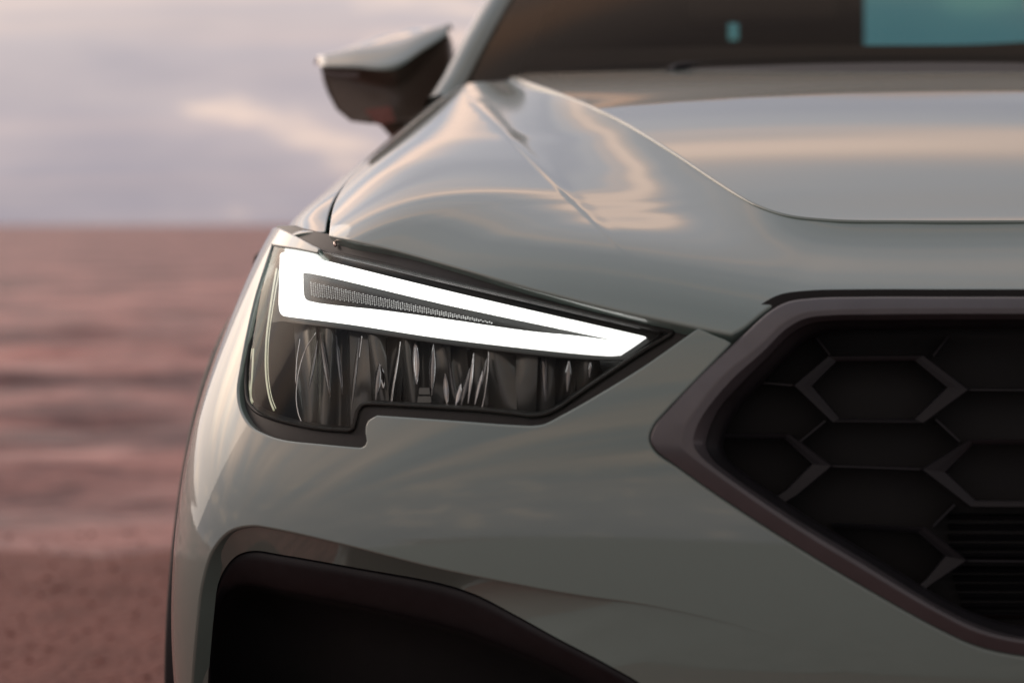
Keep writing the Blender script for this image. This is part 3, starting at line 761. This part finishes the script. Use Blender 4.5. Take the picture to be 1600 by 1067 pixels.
def build_headlight():
    hl = empty('headlight', car); hr = empty('headlight', car)
    hl['label'] = 'lit headlight with a white wedge-shaped daytime running light'
    par = (hl, hr)
    # gasket: black surround behind the lens, filling the shut lines and the slot under the hood
    GO = np.array([(434, 353), (508, 366), (517, 368), (620, 392), (700, 414), (835, 452), (970, 486), (1058, 505), (1142, 522), (1150, 535), (1095, 522), (1003, 586), (930, 632), (880, 660), (850, 674), (790, 675), (600, 662), (582, 668), (583, 695), (572, 708), (500, 704), (440, 697), (400, 680), (378, 660), (364, 625), (363, 600), (380, 520), (395, 460), (415, 385), (424, 372)], float)
    gas = fascia.off(0.0135)
    V, Fc, Nn = trim(gas, [gas.inv(crv(GO, 3, True)), gas.inv(LENS)], 0.012, 0.001, 0.02, wdir=(0, 1, 0))
    obj('gasket', V, Fc, 'rubber', par, Nn, sym='both')
    # a raised bead that runs round the lens inside the gasket
    g2 = fascia.off(0.012)
    bead = g2.img(scl(LENS, 1.012))
    V, Fc = tube(np.concatenate([bead, bead[:1]]), 0.0022, 6)
    obj('seal_bead', V, Fc, 'rubber', par, sym='both')
    # clear lens
    ln = fascia.off(0.007)
    V, Fc, Nn = trim(ln, [ln.inv(scl(LENS, 0.995))], 0.010, 0.003, 0.012)
    obj('lens', V, Fc, 'lens_clear', par, Nn, sym='both')
    # chamber wall and floor
    rows = [fascia.off(dd).img(scl(LENS, k)) for dd, k in ((0.018, 0.99), (0.03, 0.985), (0.085, 0.975))]
    V, Fc = strip(rows, True); obj('housing_wall', V, face_to(V, Fc, fascia.off(0.05).img([(650, 560)])[0]), 'lamp_dark', par, sym='both')
    bk = fascia.off(0.080)
    V, Fc, Nn = trim(bk, [bk.inv(scl(LENS, 1.0))], 0.014, 0.001, 0.002)
    obj('housing_back', V, Fc, 'lamp_dark', par, Nn, sym='both')
    # upper bezel round the daytime light
    bz = fascia.off(0.030)
    BEZ = chain(([(428, 387), (510, 398), (700, 444), (1034, 521)], 6), ([(1034, 521), (1010, 537), (975, 562)], 4), ([(975, 562), (900, 560), (700, 538), (540, 514), (452, 503)], 6), ([(452, 503), (440, 501), (426, 503), (418, 500)], 3), ([(418, 500), (419, 440), (428, 387)], 5))
    V, Fc, Nn = trim(bz, [bz.inv(BEZ), bz.inv(scl(DRL_OUT, 1.004))], 0.010, 0.0010, 0.03, wdir=(0, 1, 0))
    obj('bezel', V, Fc, 'lamp_dark', par, Nn, sym='both')
    # stepped lines along the top of the bezel
    for k, (dy, dd) in enumerate([(1.5, 0.022)]):
        pth = fascia.off(dd).img(crv([(455, 387 + dy), (512, 396 + dy), (700, 441 + dy), (880, 483 + dy), (1000, 511 + dy)], 8))
        V, Fc = tube(pth, 0.0008, 6)
        obj('bezel_line', V, Fc, 'dark_chrome', par, sym='both')
    # daytime light: a C-shaped light bar
    dl = fascia.off(0.022)
    V, Fc, Nn = trim(dl, [dl.inv(grow(DRL_OUT, -1.5)), dl.inv(grow(DRL_IN, 1.6))], 0.010, 0.0003, 0.012, wdir=(0, 1, 0))
    obj('daytime_light', V, Fc, 'daytime_white', par, Nn, sym='both', label='white glowing daytime running light')
    # floor of the wedge inside it and its prism strip
    fl = fascia.off(0.034)
    V, Fc, Nn = trim(fl, [fl.inv(scl(DRL_IN, 1.06))], 0.010, 0.0005, 0.002)
    obj('wedge_floor', V, Fc, 'lamp_dark', par, Nn, sym='both')
    pv = []; pf = []; fp = fascia.off(0.0325)
    q0 = np.array([(484, 440), (770, 503), (770, 506), (486, 463)], float)
    nx = 84
    img = []
    for i in range(nx):
        a = (i + 0.5) / nx; ny = max(1, int(round(7 * (1 - a) + 1)))
        for j in range(ny):
            b = (j + 0.5 + 0.5 * (i % 2)) / (ny + 0.5)
            tp = q0[0] * (1 - a) + q0[1] * a; bt = q0[3] * (1 - a) + q0[2] * a
            img.append(tp * (1 - b) + bt * b)
    C = fp.img(np.array(img)); s = 0.0009
    for c in C:
        k = len(pv); pv += [c + [-s, 0, 0], c + [0, 0, -s], c + [s, 0, 0], c + [0, 0, s], c + [0, -0.0016, 0]]
        pf += [[k, k + 1, k + 4], [k + 1, k + 2, k + 4], [k + 2, k + 3, k + 4], [k + 3, k, k + 4]]
    obj('prism_strip', pv, pf, 'prism_grey', par, smooth=False, sym='both', kind='stuff')
    # thin light-guide edges at the outer end
    for pth, rad in (([(432, 420), (424, 470), (416, 535), (416, 590), (422, 625), (428, 641)], 0.0010), ([(436, 422), (428, 470), (419.5, 535), (419.5, 590), (425, 622), (431, 638)], 0.0005), ([(396, 545), (394, 585), (392, 618), (395, 628)], 0.0009)):
        V, Fc = tube(fascia.off(0.026 if pth[0][0] > 400 else 0.014).img(crv(pth, 8)), rad, 6)
        obj('light_guide', V, Fc, 'light_guide', par, sym='both')
    # reflectors of the main beams: tall curved facets
    rnd = random.Random(5)
    def topy(x): return np.interp(x, [452, 547, 700, 950, 970], [500, 512, 536, 562, 561])
    def boty(x): return np.interp(x, [388, 424, 484, 545, 560, 575, 622, 760, 830, 850, 900, 950], [610, 651, 666, 672, 640, 632, 634, 642, 650, 646, 616, 583])
    def facet(x0, x1, d0, tw, cv, top_in=0, mt='dark_chrome', lean=0):
        rows = []
        for b in np.linspace(0, 1, 9):
            r = []
            for a in np.linspace(0, 1, 7):
                x = x0 + (x1 - x0) * a + lean * (b - 0.5)
                y = topy(x) + (boty(x) + 4 - topy(x)) * b
                r.append((x, y, d0 + cv * 4 * a * (1 - a) + tw * (a - 0.5) * (b - 0.4) + 0.012 * b * b))
            rows.append(r)
        R = [np.array([fascia.off(c).img([(a, b)])[0] if False else (a, b, c) for a, b, c in r]) for r in rows]
        flat = np.concatenate(R); base = fascia.img(flat[:, :2])
        # set each point back along its own line of sight by the wanted depth
        dirv = unit(base - CAMP); P = base + dirv * (flat[:, 2:3] / dirv[:, 1:2])
        V, Fc = strip(P.reshape(9, 7, 3))
        return obj('reflector_facet', V, face_to(V, Fc, CAMP), mt, par, sym='both')
    xs = [464, 496, 523, 548, 579, 604, 628, 652, 676, 704, 732, 764, 806, 838, 866, 900, 938]
    for i in range(len(xs) - 1):
        facet(xs[i] - 1, xs[i + 1] + 1, 0.046 + rnd.uniform(-.004, .006), rnd.uniform(-.03, .03), rnd.uniform(-.012, .014), lean=rnd.uniform(-9, 9), mt='smoky')
    # bright slivers: edges of the reflector cut-outs
    def sliver(x, y0, y1, w, lean, dep, mt):
        b = np.linspace(0, 1, 9); cx = x + lean * (b - .5); hw = w * np.sin(math.pi * np.clip(b, .03, .97)) ** 0.7
        y = y0 + (y1 - y0) * b
        rows = []
        for k in (-1, -.4, .4, 1):
            q = np.stack([cx + k * hw, y], -1); base = fascia.img(q); dv = unit(base - CAMP)
            rows.append(base + dv * ((dep + 0.004 * (1 - k * k) * math.copysign(1, lean)) / dv[:, 1])[:, None])
        V, Fc = strip(rows); obj('reflector_facet', V, face_to(V, Fc, CAMP), mt, par, sym='both')
    for (x, y0, y1, w, lean, mt) in [(489, 532, 612, 3, -14, 'dark_chrome'), (508, 520, 620, 4, 16, 'dark_chrome'), (530, 524, 616, 3.5, 10, 'dark_chrome'), (555, 528, 640, 3, -12, 'dark_chrome'), (590, 568, 625, 6, -6, 'dark_chrome'), (597, 570, 606, 4, 4, 'chrome'),
                                     (618, 535, 632, 2.5, -16, 'chrome'), (650, 532, 600, 5, 2, 'chrome'), (676, 536, 618, 6, -3, 'dark_chrome'), (697, 584, 632, 4, 3, 'chrome'), (706, 560, 630, 3, 10, 'dark_chrome'), (716, 600, 636, 6, -8, 'chrome'), (727, 575, 636, 4, -14, 'dark_chrome'),
                                     (736, 552, 630, 4, -9, 'chrome'), (748, 580, 632, 4, -12, 'chrome'), (757, 560, 600, 2.5, -7, 'dark_chrome'), (850, 552, 626, 5, 5, 'dark_chrome'), (852, 556, 596, 2.5, 2, 'chrome'), (888, 558, 612, 6, -3, 'dark_chrome'), (922, 560, 590, 4, -2, 'dark_chrome')]:
        sliver(x, y0, y1, w, lean, 0.036, mt)
    # rim of the outer reflector bowl and the small projector sockets
    for pth in ([(494, 520), (478, 545), (467, 580), (463, 620), (466, 645), (472, 661)], [(469, 530), (464, 560), (462, 600)], [(626, 532), (622, 560), (616, 600), (612, 630)], [(566, 524), (563, 545), (561, 560)], [(764, 545), (762, 580), (757, 620), (753, 638)]):
        V, Fc = tube(fascia.off(0.033).img(crv(pth, 6)), 0.0006, 6); obj('reflector_edge', V, Fc, 'chrome', par, sym='both')
    for (x, y) in ((663, 622),):
        V = []; Fc = []
        for k, (dy, w) in enumerate(((-16, 8), (-3, 10), (8, 9))):
            q = fascia.off(0.030).img([(x - w, y + dy), (x + w, y + dy), (x + w + 1, y + dy + 10), (x - w - 1, y + dy + 10)])
            q2 = q + [0, 0.012, 0]; b = len(V); V += list(q) + list(q2)
            Fc += [[b, b + 1, b + 2, b + 3], [b, b + 4, b + 5, b + 1], [b + 3, b + 2, b + 6, b + 7], [b, b + 3, b + 7, b + 4], [b + 1, b + 5, b + 6, b + 2]]
        obj('lamp_socket', V, face_to(V, Fc, CAMP), 'smoky', par, smooth=False, sym='both')
    # screw of the bumper flange above the lamp
    g = fascia.off(0.008)
    a, b = g.img([(523, 379), (524.5, 384)]); V, Fc = tube([a, b], 0.0017, 10); obj('screw', V, Fc, 'screw_metal', par, sym='both')
    a, b = g.img([(526, 375.5), (523, 379)]); V, Fc = tube([a, b], 0.0010, 8); obj('screw', V, Fc, 'screw_metal', par, sym='both')
build_headlight()

# ------------------------------------------------------------------ grille
def build_grille():
    gr = empty('grille', car); gr['label'] = 'honeycomb grille in a dark brown plastic frame'
    OUT = [(1720, 1031), (1600, 1025), (1529, 1010), (1470, 984), (1353, 919), (1235, 848), (1118, 772), (1060, 731), (1022, 702), (1015, 688), (1021, 666), (1045, 638), (1092, 588), (1160, 524), (1202, 487), (1230, 472), (1270, 466), (1350, 464), (1480, 464), (1600, 464), (1720, 464)]
    MID = [(1720, 1009), (1600, 1005), (1529, 989), (1464, 958), (1353, 893), (1238, 823), (1130, 750), (1085, 717), (1068, 702), (1062, 690), (1066, 670), (1085, 640), (1130, 585), (1185, 540), (1222, 505), (1252, 489), (1290, 484), (1360, 482), (1480, 481), (1600, 481), (1720, 481)]
    INN = [(1720, 999), (1600, 995), (1529, 976), (1458, 941), (1353, 876), (1235, 805), (1140, 740), (1112, 716), (1103, 699), (1103, 688), (1112, 660), (1128, 632), (1160, 597), (1196, 561), (1235, 522), (1264, 506), (1300, 501), (1370, 500), (1480, 499), (1600, 499), (1720, 499)]
    def end0(P):                       # finish the run on the centre plane
        P = P.copy()
        for k in (0, -1):
            q = P[k].copy(); q[0] = 0.0; P = np.concatenate([[q], P]) if k == 0 else np.concatenate([P, [q]])
        return P
    o, m, i_ = crv(OUT, 6), crv(MID, 6), crv(INN, 6)
    def R(loop, d): return end0(fascia.off(d).img(loop))
    rows = [R(o, 0.030), R(o, 0.004), R(o * .97 + m * .03, 0.001), R(o * .9 + m * .1, -0.0005), R(o * .5 + m * .5, -0.0030), R(m, -0.0055), R(m * .9 + i_ * .1, -0.0056), R(m * .5 + i_ * .5, -0.004), R(m * .12 + i_ * .88, 0.006), R(i_, 0.010), R(i_, 0.030)]
    V, Fc = strip(rows); obj('grille_frame', V, face_to(V, Fc, CAMP), 'frame_plastic', gr, sym='join', sharp=9, label='satin dark brown grille frame')
    # black shadow gap round the frame
    go = crv([(x * 1.0 + (-14 if 1000 < x < 1130 else 0), y) for x, y in OUT], 6); c = np.array([1500.0, 730.0])
    rows = [R((o - c) * 1.045 + c, 0.018), R(o * 1.0, 0.020), R(i_, 0.028)]
    V, Fc = strip(rows); obj('grille_backing', V, face_to(V, Fc, CAMP), 'cavity_black', gr, sym='join')
    # recessed inner lip
    l1 = (i_ - c) * 0.985 + c; l2 = (i_ - c) * 0.955 + c; l3 = (i_ - c) * 0.93 + c
    rows = [R(i_, 0.026), R(l1, 0.030), R(l2, 0.034), R(l3, 0.048), R(l3, 0.075)]
    V, Fc = strip(rows); obj('inner_lip', V, face_to(V, Fc, CAMP), 'black_plastic', gr, sym='join')
    bk = fascia.off(0.085)
    li = bk.inv((i_ - c) * 1.02 + c); lp = np.concatenate([[[0.0, li[0][1]]], li, [[0.0, li[-1][1]]]])
    V, Fc, Nn = trim(bk, [lp], 0.02, 0.001, 0.002); obj('grille_back', V, Fc, 'cavity_black', gr, Nn, sym='join')
    # honeycomb: thick hexagonal rings and thin webs
    D0, D1 = 0.046, 0.084
    def ring(outer, inner, closed=True):
        o = np.asarray(outer, float); n = np.asarray(inner, float)
        def ds(loop, k=5):
            q = []
            m = len(loop) if closed else len(loop) - 1
            for a in range(m):
                for w in np.linspace(0, 1, k, endpoint=False): q.append(loop[a] * (1 - w) + loop[(a + 1) % len(loop)] * w)
            if not closed: q.append(loop[-1])
            return np.array(q)
        o, n = ds(o), ds(n)
        f0 = fascia.off
        rows = [f0(D1).img(o), f0(D0 + .002).img(o), f0(D0).img(o * .90 + n * .10), f0(D0 + .0012).img(o * .5 + n * .5), f0(D0 + .003).img(o * .10 + n * .90), f0(D0 + .007).img(n), f0(D1).img(n)]
        V, Fc = strip(rows, closed); obj('hexagon_ring', V, face_to(V, Fc, CAMP), 'grille_plastic', gr, smooth=False, sym='both')
    ring([(1238, 602), (1293, 556), (1444, 555), (1516, 609), (1444, 661), (1300, 660)], [(1271, 603), (1308, 565), (1428, 564), (1477, 605), (1428, 654), (1313, 653)])
    ring([(1438, 733), (1515, 686), (1665, 686), (1742, 735), (1665, 793), (1516, 792)], [(1480, 738), (1520, 695), (1655, 695), (1700, 737), (1655, 782), (1525, 781)])
    ring([(1112, 677), (1234, 677), (1302, 728), (1246, 774), (1210, 796)], [(1112, 686), (1225, 686), (1266, 725), (1228, 764), (1196, 786)], False)
    ring([(1300, 816), (1447, 823), (1513, 876), (1454, 914), (1400, 960)], [(1300, 824), (1432, 832), (1474, 868), (1446, 905), (1388, 950)], False)
    def web(a, b, w=2.6):
        a = np.array(a, float); b = np.array(b, float); t = unit(b - a); n = np.array([-t[1], t[0]]) * w
        L = np.linspace(0, 1, 5)[:, None]; p = a * (1 - L) + b * L
        f0 = fascia.off
        rows = [f0(D1).img(p - n), f0(D0 + .007).img(p - n), f0(D0 + .005).img(p - n * .5), f0(D0 + .005).img(p + n * .5), f0(D0 + .007).img(p + n), f0(D1).img(p + n)]
        V, Fc = strip(rows); obj('web', V, face_to(V, Fc, CAMP), 'grille_plastic', gr, smooth=False, sym='both')
    for a, b in [((1276, 528), (1297, 555)), ((1482, 526), (1458, 556)), ((1190, 598), (1240, 602)), ((1514, 609), (1700, 610)), ((1290, 657), (1250, 690)), ((1462, 655), (1500, 690)), ((1300, 728), (1440, 733)), ((1492, 788), (1458, 822)), ((1511, 876), (1720, 878)), ((1690, 560), (1640, 610)), ((1660, 790), (1700, 830))]: web(a, b)
    # radiator louvres low in the opening
    for k, y in enumerate([806, 822, 838, 853, 868, 888, 902, 916, 931, 946, 960]):
        x0 = max(1484, np.interp(y, [806, 880, 960], [1484, 1484, 1510]))
        a = fascia.off(0.076).img(np.linspace((x0, y), (1720, y + 1), 6)); b = fascia.off(0.080).img(np.linspace((x0, y + 5), (1720, y + 6), 6))
        d = fascia.off(0.0845).img(np.linspace((x0, y + 6), (1720, y + 7), 6))
        V, Fc = strip([a + [0, .012, .001], a, b, d]); obj('louvre', V, face_to(V, Fc, CAMP), 'grille_plastic', gr, smooth=False, sym='both')
build_grille()

# ------------------------------------------------------------------ door mirror
def build_mirror():
    m = (empty('door_mirror', car), empty('door_mirror', car))
    # rings of the housing from the front nose back to the glass; each is an outline in the picture at one depth
    tip = [(600, 120, 2.80)]
    V = {}
    ring_front = [(500, 103, 2.90), (556, 104, 2.84), (613, 106, 2.80), (660, 78, 2.86), (700, 53, 2.93), (704, 90, 2.93), (702, 130, 2.93), (680, 165, 2.91), (640, 190, 2.88), (580, 194, 2.86), (548, 190, 2.87), (526, 172, 2.88), (512, 146, 2.89)]
    ring_back = [(491, 98, 3.02), (552, 70, 3.03), (620, 50, 3.04), (670, 41, 3.05), (708, 44, 3.05), (713, 88, 3.05), (710, 135, 3.05), (690, 168, 3.05), (645, 192, 3.05), (585, 196, 3.05), (550, 190, 3.05), (526, 170, 3.05), (505, 138, 3.04)]
    A = np.array([at(*p) for p in ring_front]); B = np.array([at(*p) for p in ring_back])
    n = len(A)
    C = B + (B.mean(0) - B) * 0.10 + [0, 0.035, 0]
    fc = A.mean(0) + [0.02, -0.012, -0.01]
    Vv = np.concatenate([A, B, C, [fc]])
    Fc = []
    for k in range(2):
        for i in range(n): Fc.append([k * n + i, k * n + (i + 1) % n, (k + 1) * n + (i + 1) % n, (k + 1) * n + i])
    Fc = face_to(Vv, Fc, CAMP)
    front = [[i, (i + 1) % n, 3 * n] for i in range(n)]; front = face_to(Vv, front, CAMP)
    cap_faces = [f for f in Fc]
    def sub(o, crease_edges, lv=3, cr=0.75):
        for x in (o if isinstance(o, tuple) else (o,)):
            me = x.data; at_ = me.attributes.new('crease_edge', 'FLOAT', 'EDGE')
            S = {tuple(sorted(e)) for e in crease_edges}
            for i, e in enumerate(me.edges):
                if tuple(sorted(e.vertices)) in S: at_.data[i].value = cr
            md = x.modifiers.new('subdivision', 'SUBSURF'); md.levels = lv; md.render_levels = lv
    ce = [(i, (i + 1) % n) for i in range(n)]
    # painted cap: the top; dark lower shell: front and bottom
    o = obj('mirror_shell', Vv, Fc + front, 'mirror_veil_brown', m, sym='both', label='dark lower shell of the door mirror')
    sub(o, ce + [(2, 3 * n), (n + 0, n + 1)])
    # cap
    top_i = [0, 1, 2, 3, 4]
    P = np.array([[A[i] * (1 - w) + B[i] * w for i in top_i] for w in (0, .35, .7, 1.0)])
    lift = np.array([0, 0.015, 0.009, 0.0])[:, None, None] * np.array([0, 0, 1.0]) + np.array([0, -0.002, -0.001])
    P = P + lift
    Q = np.stack([crv(P[k], 5) for k in range(4)]); Q2 = np.stack([crv(Q[:, j], 5) for j in range(Q.shape[1])], 1)
    V2, F2 = strip(list(Q2)); o = obj('mirror_cap', V2, face_to(V2, F2, np.array([-0.8, 0.5, 4])), 'grey_paint', m, sym='both', label='body-coloured cap of the door mirror')
    for x in o:
        md = x.modifiers.new('thickness', 'SOLIDIFY'); md.thickness = 0.004; md.offset = -1
    # glass facing back
    g = C + (C.mean(0) - C) * 0.04 + [0, -0.004, 0]
    obj('mirror_glass', g, face_to(g, [list(range(n))], (0, 50, 1)), 'chrome', m, smooth=False, sym='both')
    # indicator strip on the shell and small pale vent
    V3, F3 = strip([np.array([at(505, 112, 2.885), at(560, 114, 2.825)]), np.array([at(508, 119, 2.885), at(560, 121, 2.825)])])
    o = obj('indicator', V3, face_to(V3, F3, CAMP), 'trim_plastic', m, sym='both')
    # stalk down to the door
    S0 = [at(597, 178, 2.95), at(616, 200, 2.97), at(640, 228, 3.0), at(672, 262, 3.04)]
    wd = [0.050, 0.044, 0.044, 0.05]
    V4 = []
    for p, w in zip(S0, wd): V4.append(np.array([p + [-w * .6, -.03, 0], p + [w * .9, -.035, 0.03], p + [w * 1.2, .03, 0.03], p + [-w * .5, .03, 0]]))
    V4, F4 = strip(V4, True); o = obj('mirror_arm', V4, face_to(V4, F4, CAMP), 'mirror_veil_brown', m, sym='both'); sub(o, [], 2)
    q = [at(568, 172, 2.855), at(610, 166, 2.835), at(618, 190, 2.85), at(590, 196, 2.86)]
    obj('mirror_vent', q, face_to(q, [[0, 1, 2, 3]], CAMP), 'chrome', m, sym='both', smooth=False)
build_mirror()

# ------------------------------------------------------------------ cabin
def build_cabin():
    global SHIFT
    XB, XT = 0.7145, 0.552
    SHIFT = np.array([0, -0.31, -0.028])
    def base(x): return np.array([x, 1.40 - 0.24 * (1 - (abs(x) / XB) ** 2), 1.128 + 0.012 * (1 - (abs(x) / XB) ** 2)])
    def topp(x): return np.array([x, 2.12 - 0.10 * (1 - (abs(x) / XT) ** 2), 1.56 + 0.02 * (1 - (abs(x) / XT) ** 2)])
    tt = np.linspace(-1, 1, 33)
    rows = []
    for w in np.linspace(0, 1, 14):
        rows.append(np.array([(base(t * XB) * (1 - w) + topp(t * XT) * w) + np.array([0, -0.02, 0.02]) * (4 * w * (1 - w)) for t in tt]))
    V, Fc = strip(rows); obj('windscreen', V, face_to(V, Fc, CAMP), 'windscreen_glass', car)
    # black printed border and cowl
    for s in (1,):
        q = [np.array([r[k] + [0, 0.004, -0.003] for r in rows]) for k in (0, 1, 2)]
        V, Fc = strip(q); obj('windscreen_border', V, face_to(V, Fc, CAMP), 'black_gloss', car, sym='both')
    cw = [np.array([base(t * XB) + d for t in tt]) for d in ([0, 0.06, 0.02], [0, 0.0, 0.002], [0, -0.05, -0.012], [0, -0.14, -0.05])]
    V, Fc = strip(cw); obj('cowl', V, face_to(V, Fc, (0, 0, 50)), 'black_plastic', car)
    # windscreen pillars
    n = 14; A = []
    for w in np.linspace(-0.06, 1, n):
        b = base(-XB) * (1 - w) + topp(-XT) * w + np.array([0, -0.02, 0.02]) * (4 * max(w, 0) * (1 - w))
        A.append(np.array([b + [0.004, 0.0, -0.004], b + [-0.006, -0.010, 0.006], b + [-0.022, -0.008, 0.010], b + [-0.040, 0.02, 0.006], b + [-0.055, 0.07, -0.006], b + [-0.03, 0.09, -0.02]]))
    V, Fc = strip(A); obj('windscreen_pillar', V, face_to(V, Fc, (-3, -3, 3)), 'grey_paint', car, sym='both')
    # roof, side and rear shell
    rr = []
    for w, y, z, hx in ((0, 2.12, 1.565, .60), (.2, 2.45, 1.66, .64), (.5, 2.9, 1.715, .67), (.8, 3.4, 1.715, .68), (1, 3.72, 1.69, .67)):
        rr.append(np.array([[t * hx, y - 0.08 * (1 - t * t) * (1 - w), z + 0.025 * (1 - t * t)] for t in tt]))
    V, Fc = strip(rr); obj('roof', V, face_to(V, Fc, (0, 0, 50)), 'grey_paint', car)
    V, Fc = strip([r * [0.98, 1, 1] + [0, 0, -0.012] for r in rr]); obj('headliner', V, face_to(V, Fc, (0, 2.5, 0)), 'lining', car)
    # rear window and dark quarter windows
    hi_ = crv([(-.665, 3.60, 1.685), (-.60, 3.70, 1.69), (0, 3.72, 1.71), (.60, 3.70, 1.69), (.665, 3.60, 1.685)], 6)
    lo_ = crv([(-.82, 3.78, 1.12), (-.74, 3.93, 1.12), (0, 3.98, 1.12), (.74, 3.93, 1.12), (.82, 3.78, 1.12)], 6)
    V, Fc = strip([hi_, hi_ * .5 + lo_ * .5 + [0, .02, 0], lo_]); obj('rear_window', V, face_to(V, Fc, (0, 2.5, 1.4)), 'teal_tint_glass', car)
    V, Fc = strip([np.array([[-.665, 3.19, 1.705], [-.665, 3.60, 1.685]]), np.array([[-.84, 3.19, 1.12], [-.82, 3.78, 1.12]])]); obj('quarter_window', V, face_to(V, Fc, (-9, 3, 1.4)), 'black_gloss', car, sym='both')
    V, Fc = box((0, 3.98, 0.80), (0.86, 0.06, 0.32)); obj('tailgate', V, Fc, 'grey_paint', car, smooth=False)
    # side glass and body side (out of the photograph, in place for other views)
    sg = [np.array([[-.755, 1.50, 1.11], [-.585, 2.16, 1.57]]), np.array([[-.81, 2.3, 1.11], [-.64, 2.45, 1.66]]), np.array([[-.84, 3.19, 1.12], [-.665, 3.19, 1.705]])]
    V, Fc = strip(sg); obj('side_window', V, face_to(V, Fc, (-9, 2, 1)), 'black_gloss', car, sym='both')
    bs = [np.array([[-.70, 1.22, 1.10], [-.75, 1.22, 1.055], [-.86, 1.22, .95], [-.925, 1.24, .80], [-.94, 1.32, .55], [-.925, 1.36, .30]])]
    for y, tuck in ((1.40, .0), (1.9, 0), (2.6, 0), (3.3, 0.0), (3.8, .02), (4.05, .10)):
        k_ = np.clip((y - 1.40) / 0.7, 0, 1)
        bs.append(np.array([[-.755 - .05 * k_ + tuck, y, 1.115], [-.80 - .045 * k_ + tuck, y, 1.055 + .03 * k_], [-.885 - .02 * k_ + tuck, y, .95], [-.935 + tuck, y, .80], [-.945 + tuck, y, .55], [-.93 + tuck, y, .30]]))
    V, Fc = strip(bs); obj('body_side', V, face_to(V, Fc, (-9, 2, 1)), 'grey_paint', car, sym='both')
    V, Fc = box((0, 2.2, 0.26), (0.88, 1.7, 0.05)); obj('floor_pan', V, Fc, 'cavity_black', car, smooth=False)
    SHIFT = np.zeros(3)
    # fender behind the bumper, over the wheel
    ang = np.linspace(math.radians(120), math.radians(-12), 26)
    inn = np.array([[-.955, WY + WR * math.cos(a), WZ + WR * math.sin(a)] for a in ang])
    outp = np.array([[-.93 if k < 12 else -.945, np.interp(k, [0, 25], [WY - .22, 1.37]), np.interp(k, [0, 6, 14, 25], [.84, .88, .80, .28])] for k in range(26)])
    V, Fc = strip([inn, inn * .5 + outp * .5, outp]); obj('rear_fender', V, face_to(V, Fc, (-9, 1, .6)), 'grey_paint', car, sym='both')
    # wheel arch cladding
    an = np.linspace(math.radians(208), math.radians(-20), 50)
    def arc(r, x): return np.array([[x, WY + r * math.cos(a), WZ + r * math.sin(a)] for a in an])
    V, Fc = strip([arc(WR + .012, -.955), arc(WR + .006, -.984), arc(WR - .004, -.989), arc(WR - .035, -.986), arc(WR - .045, -.975), arc(WR - .045, -.70)])
    obj('arch_cladding', V, face_to(V, Fc, (-9, WY, WZ)), 'black_plastic', car, sym='both')
    # wheels
    for y in (WY, 3.35):
        w = (empty('wheel', car), empty('wheel', car))
        V, Fc = lathe([(.21, .06), (.24, .10), (.30, .11), (.335, .10), (.345, .05), (.345, -.05), (.335, -.10), (.30, -.11), (.24, -.10), (.21, -.06)], (-.83, y, WZ + .005)); obj('tyre', V, Fc, 'tyre_rubber', w, sym='both')
        V, Fc = lathe([(.02, -.085), (.06, -.08), (.07, -.06), (.17, -.055), (.19, -.075), (.215, -.09), (.22, -.06), (.22, .06)], (-.83, y, WZ + .005)); obj('rim', V, Fc, 'rim_alloy', w, sym='both')
    SHIFT = np.array([0, -0.31, -0.028])
    # dashboard, seats, headrests
    db = []
    for w, y, z in ((0, 1.22, 1.10), (.25, 1.42, 1.165), (.5, 1.58, 1.212), (.8, 1.68, 1.222), (1, 1.80, 1.15), (1.2, 1.82, .8)):
        db.append(np.array([[t * .70, y + 0.12 * t * t, z + (0.012 * math.exp(-((t * .74 - .36) / .16) ** 2) if .4 < w < 1.1 else 0)] for t in tt]))
    V, Fc = strip(db); obj('dashboard', V, face_to(V, Fc, (0, 0, 50)), 'fabric_dark', car)
    def puff(name, c, h, lean=0.2, rnd=0.3):
        V, Fc = box((0, 0, 0), h); V[:, 1] += (V[:, 2]) * lean; V += c
        o = obj(name, V, Fc, 'fabric_dark', car)
        b = o.modifiers.new('bevel', 'BEVEL'); b.width = min(h) * .8; b.segments = 4
        return o
    puff('seat', (-.40, 2.62, 1.00), (.27, .08, .34)); puff('headrest', (-.43, 2.74, 1.46), (.206, .06, .17), .1)
    puff('seat', (.40, 2.62, .80), (.26, .08, .34), .3)
    puff('door_pillar', (-.685, 2.74, 1.36), (.045, .05, .30), 0); puff('door_pillar', (.685, 2.74, 1.36), (.045, .05, .30), 0)
    puff('rear_seat', (0, 3.5, .80), (.66, .10, .34))
    puff('headrest', (.02, 3.42, 1.38), (.175, .06, .28), .03); puff('headrest', (-.44, 3.42, 1.38), (.26, .06, .28), .03)
    puff('interior_mirror', (-.20, 1.92, 1.335), (.14, .02, .045), .1)
    puff('door_card', (-.80, 2.5, .85), (.03, .9, .20), 0); puff('door_card', (.80, 2.5, .85), (.03, .9, .20), 0)
    # wiper
    SHIFT = np.zeros(3)
    p = [at(1045, 114, 2.50), at(1055, 106, 2.52), at(1085, 103, 2.53), at(1115, 106, 2.52), at(1122, 114, 2.50)]
    V, Fc = tube(crv(p, 5), 0.006, 8); obj('wiper', V, Fc, 'black_plastic', car)
build_cabin()
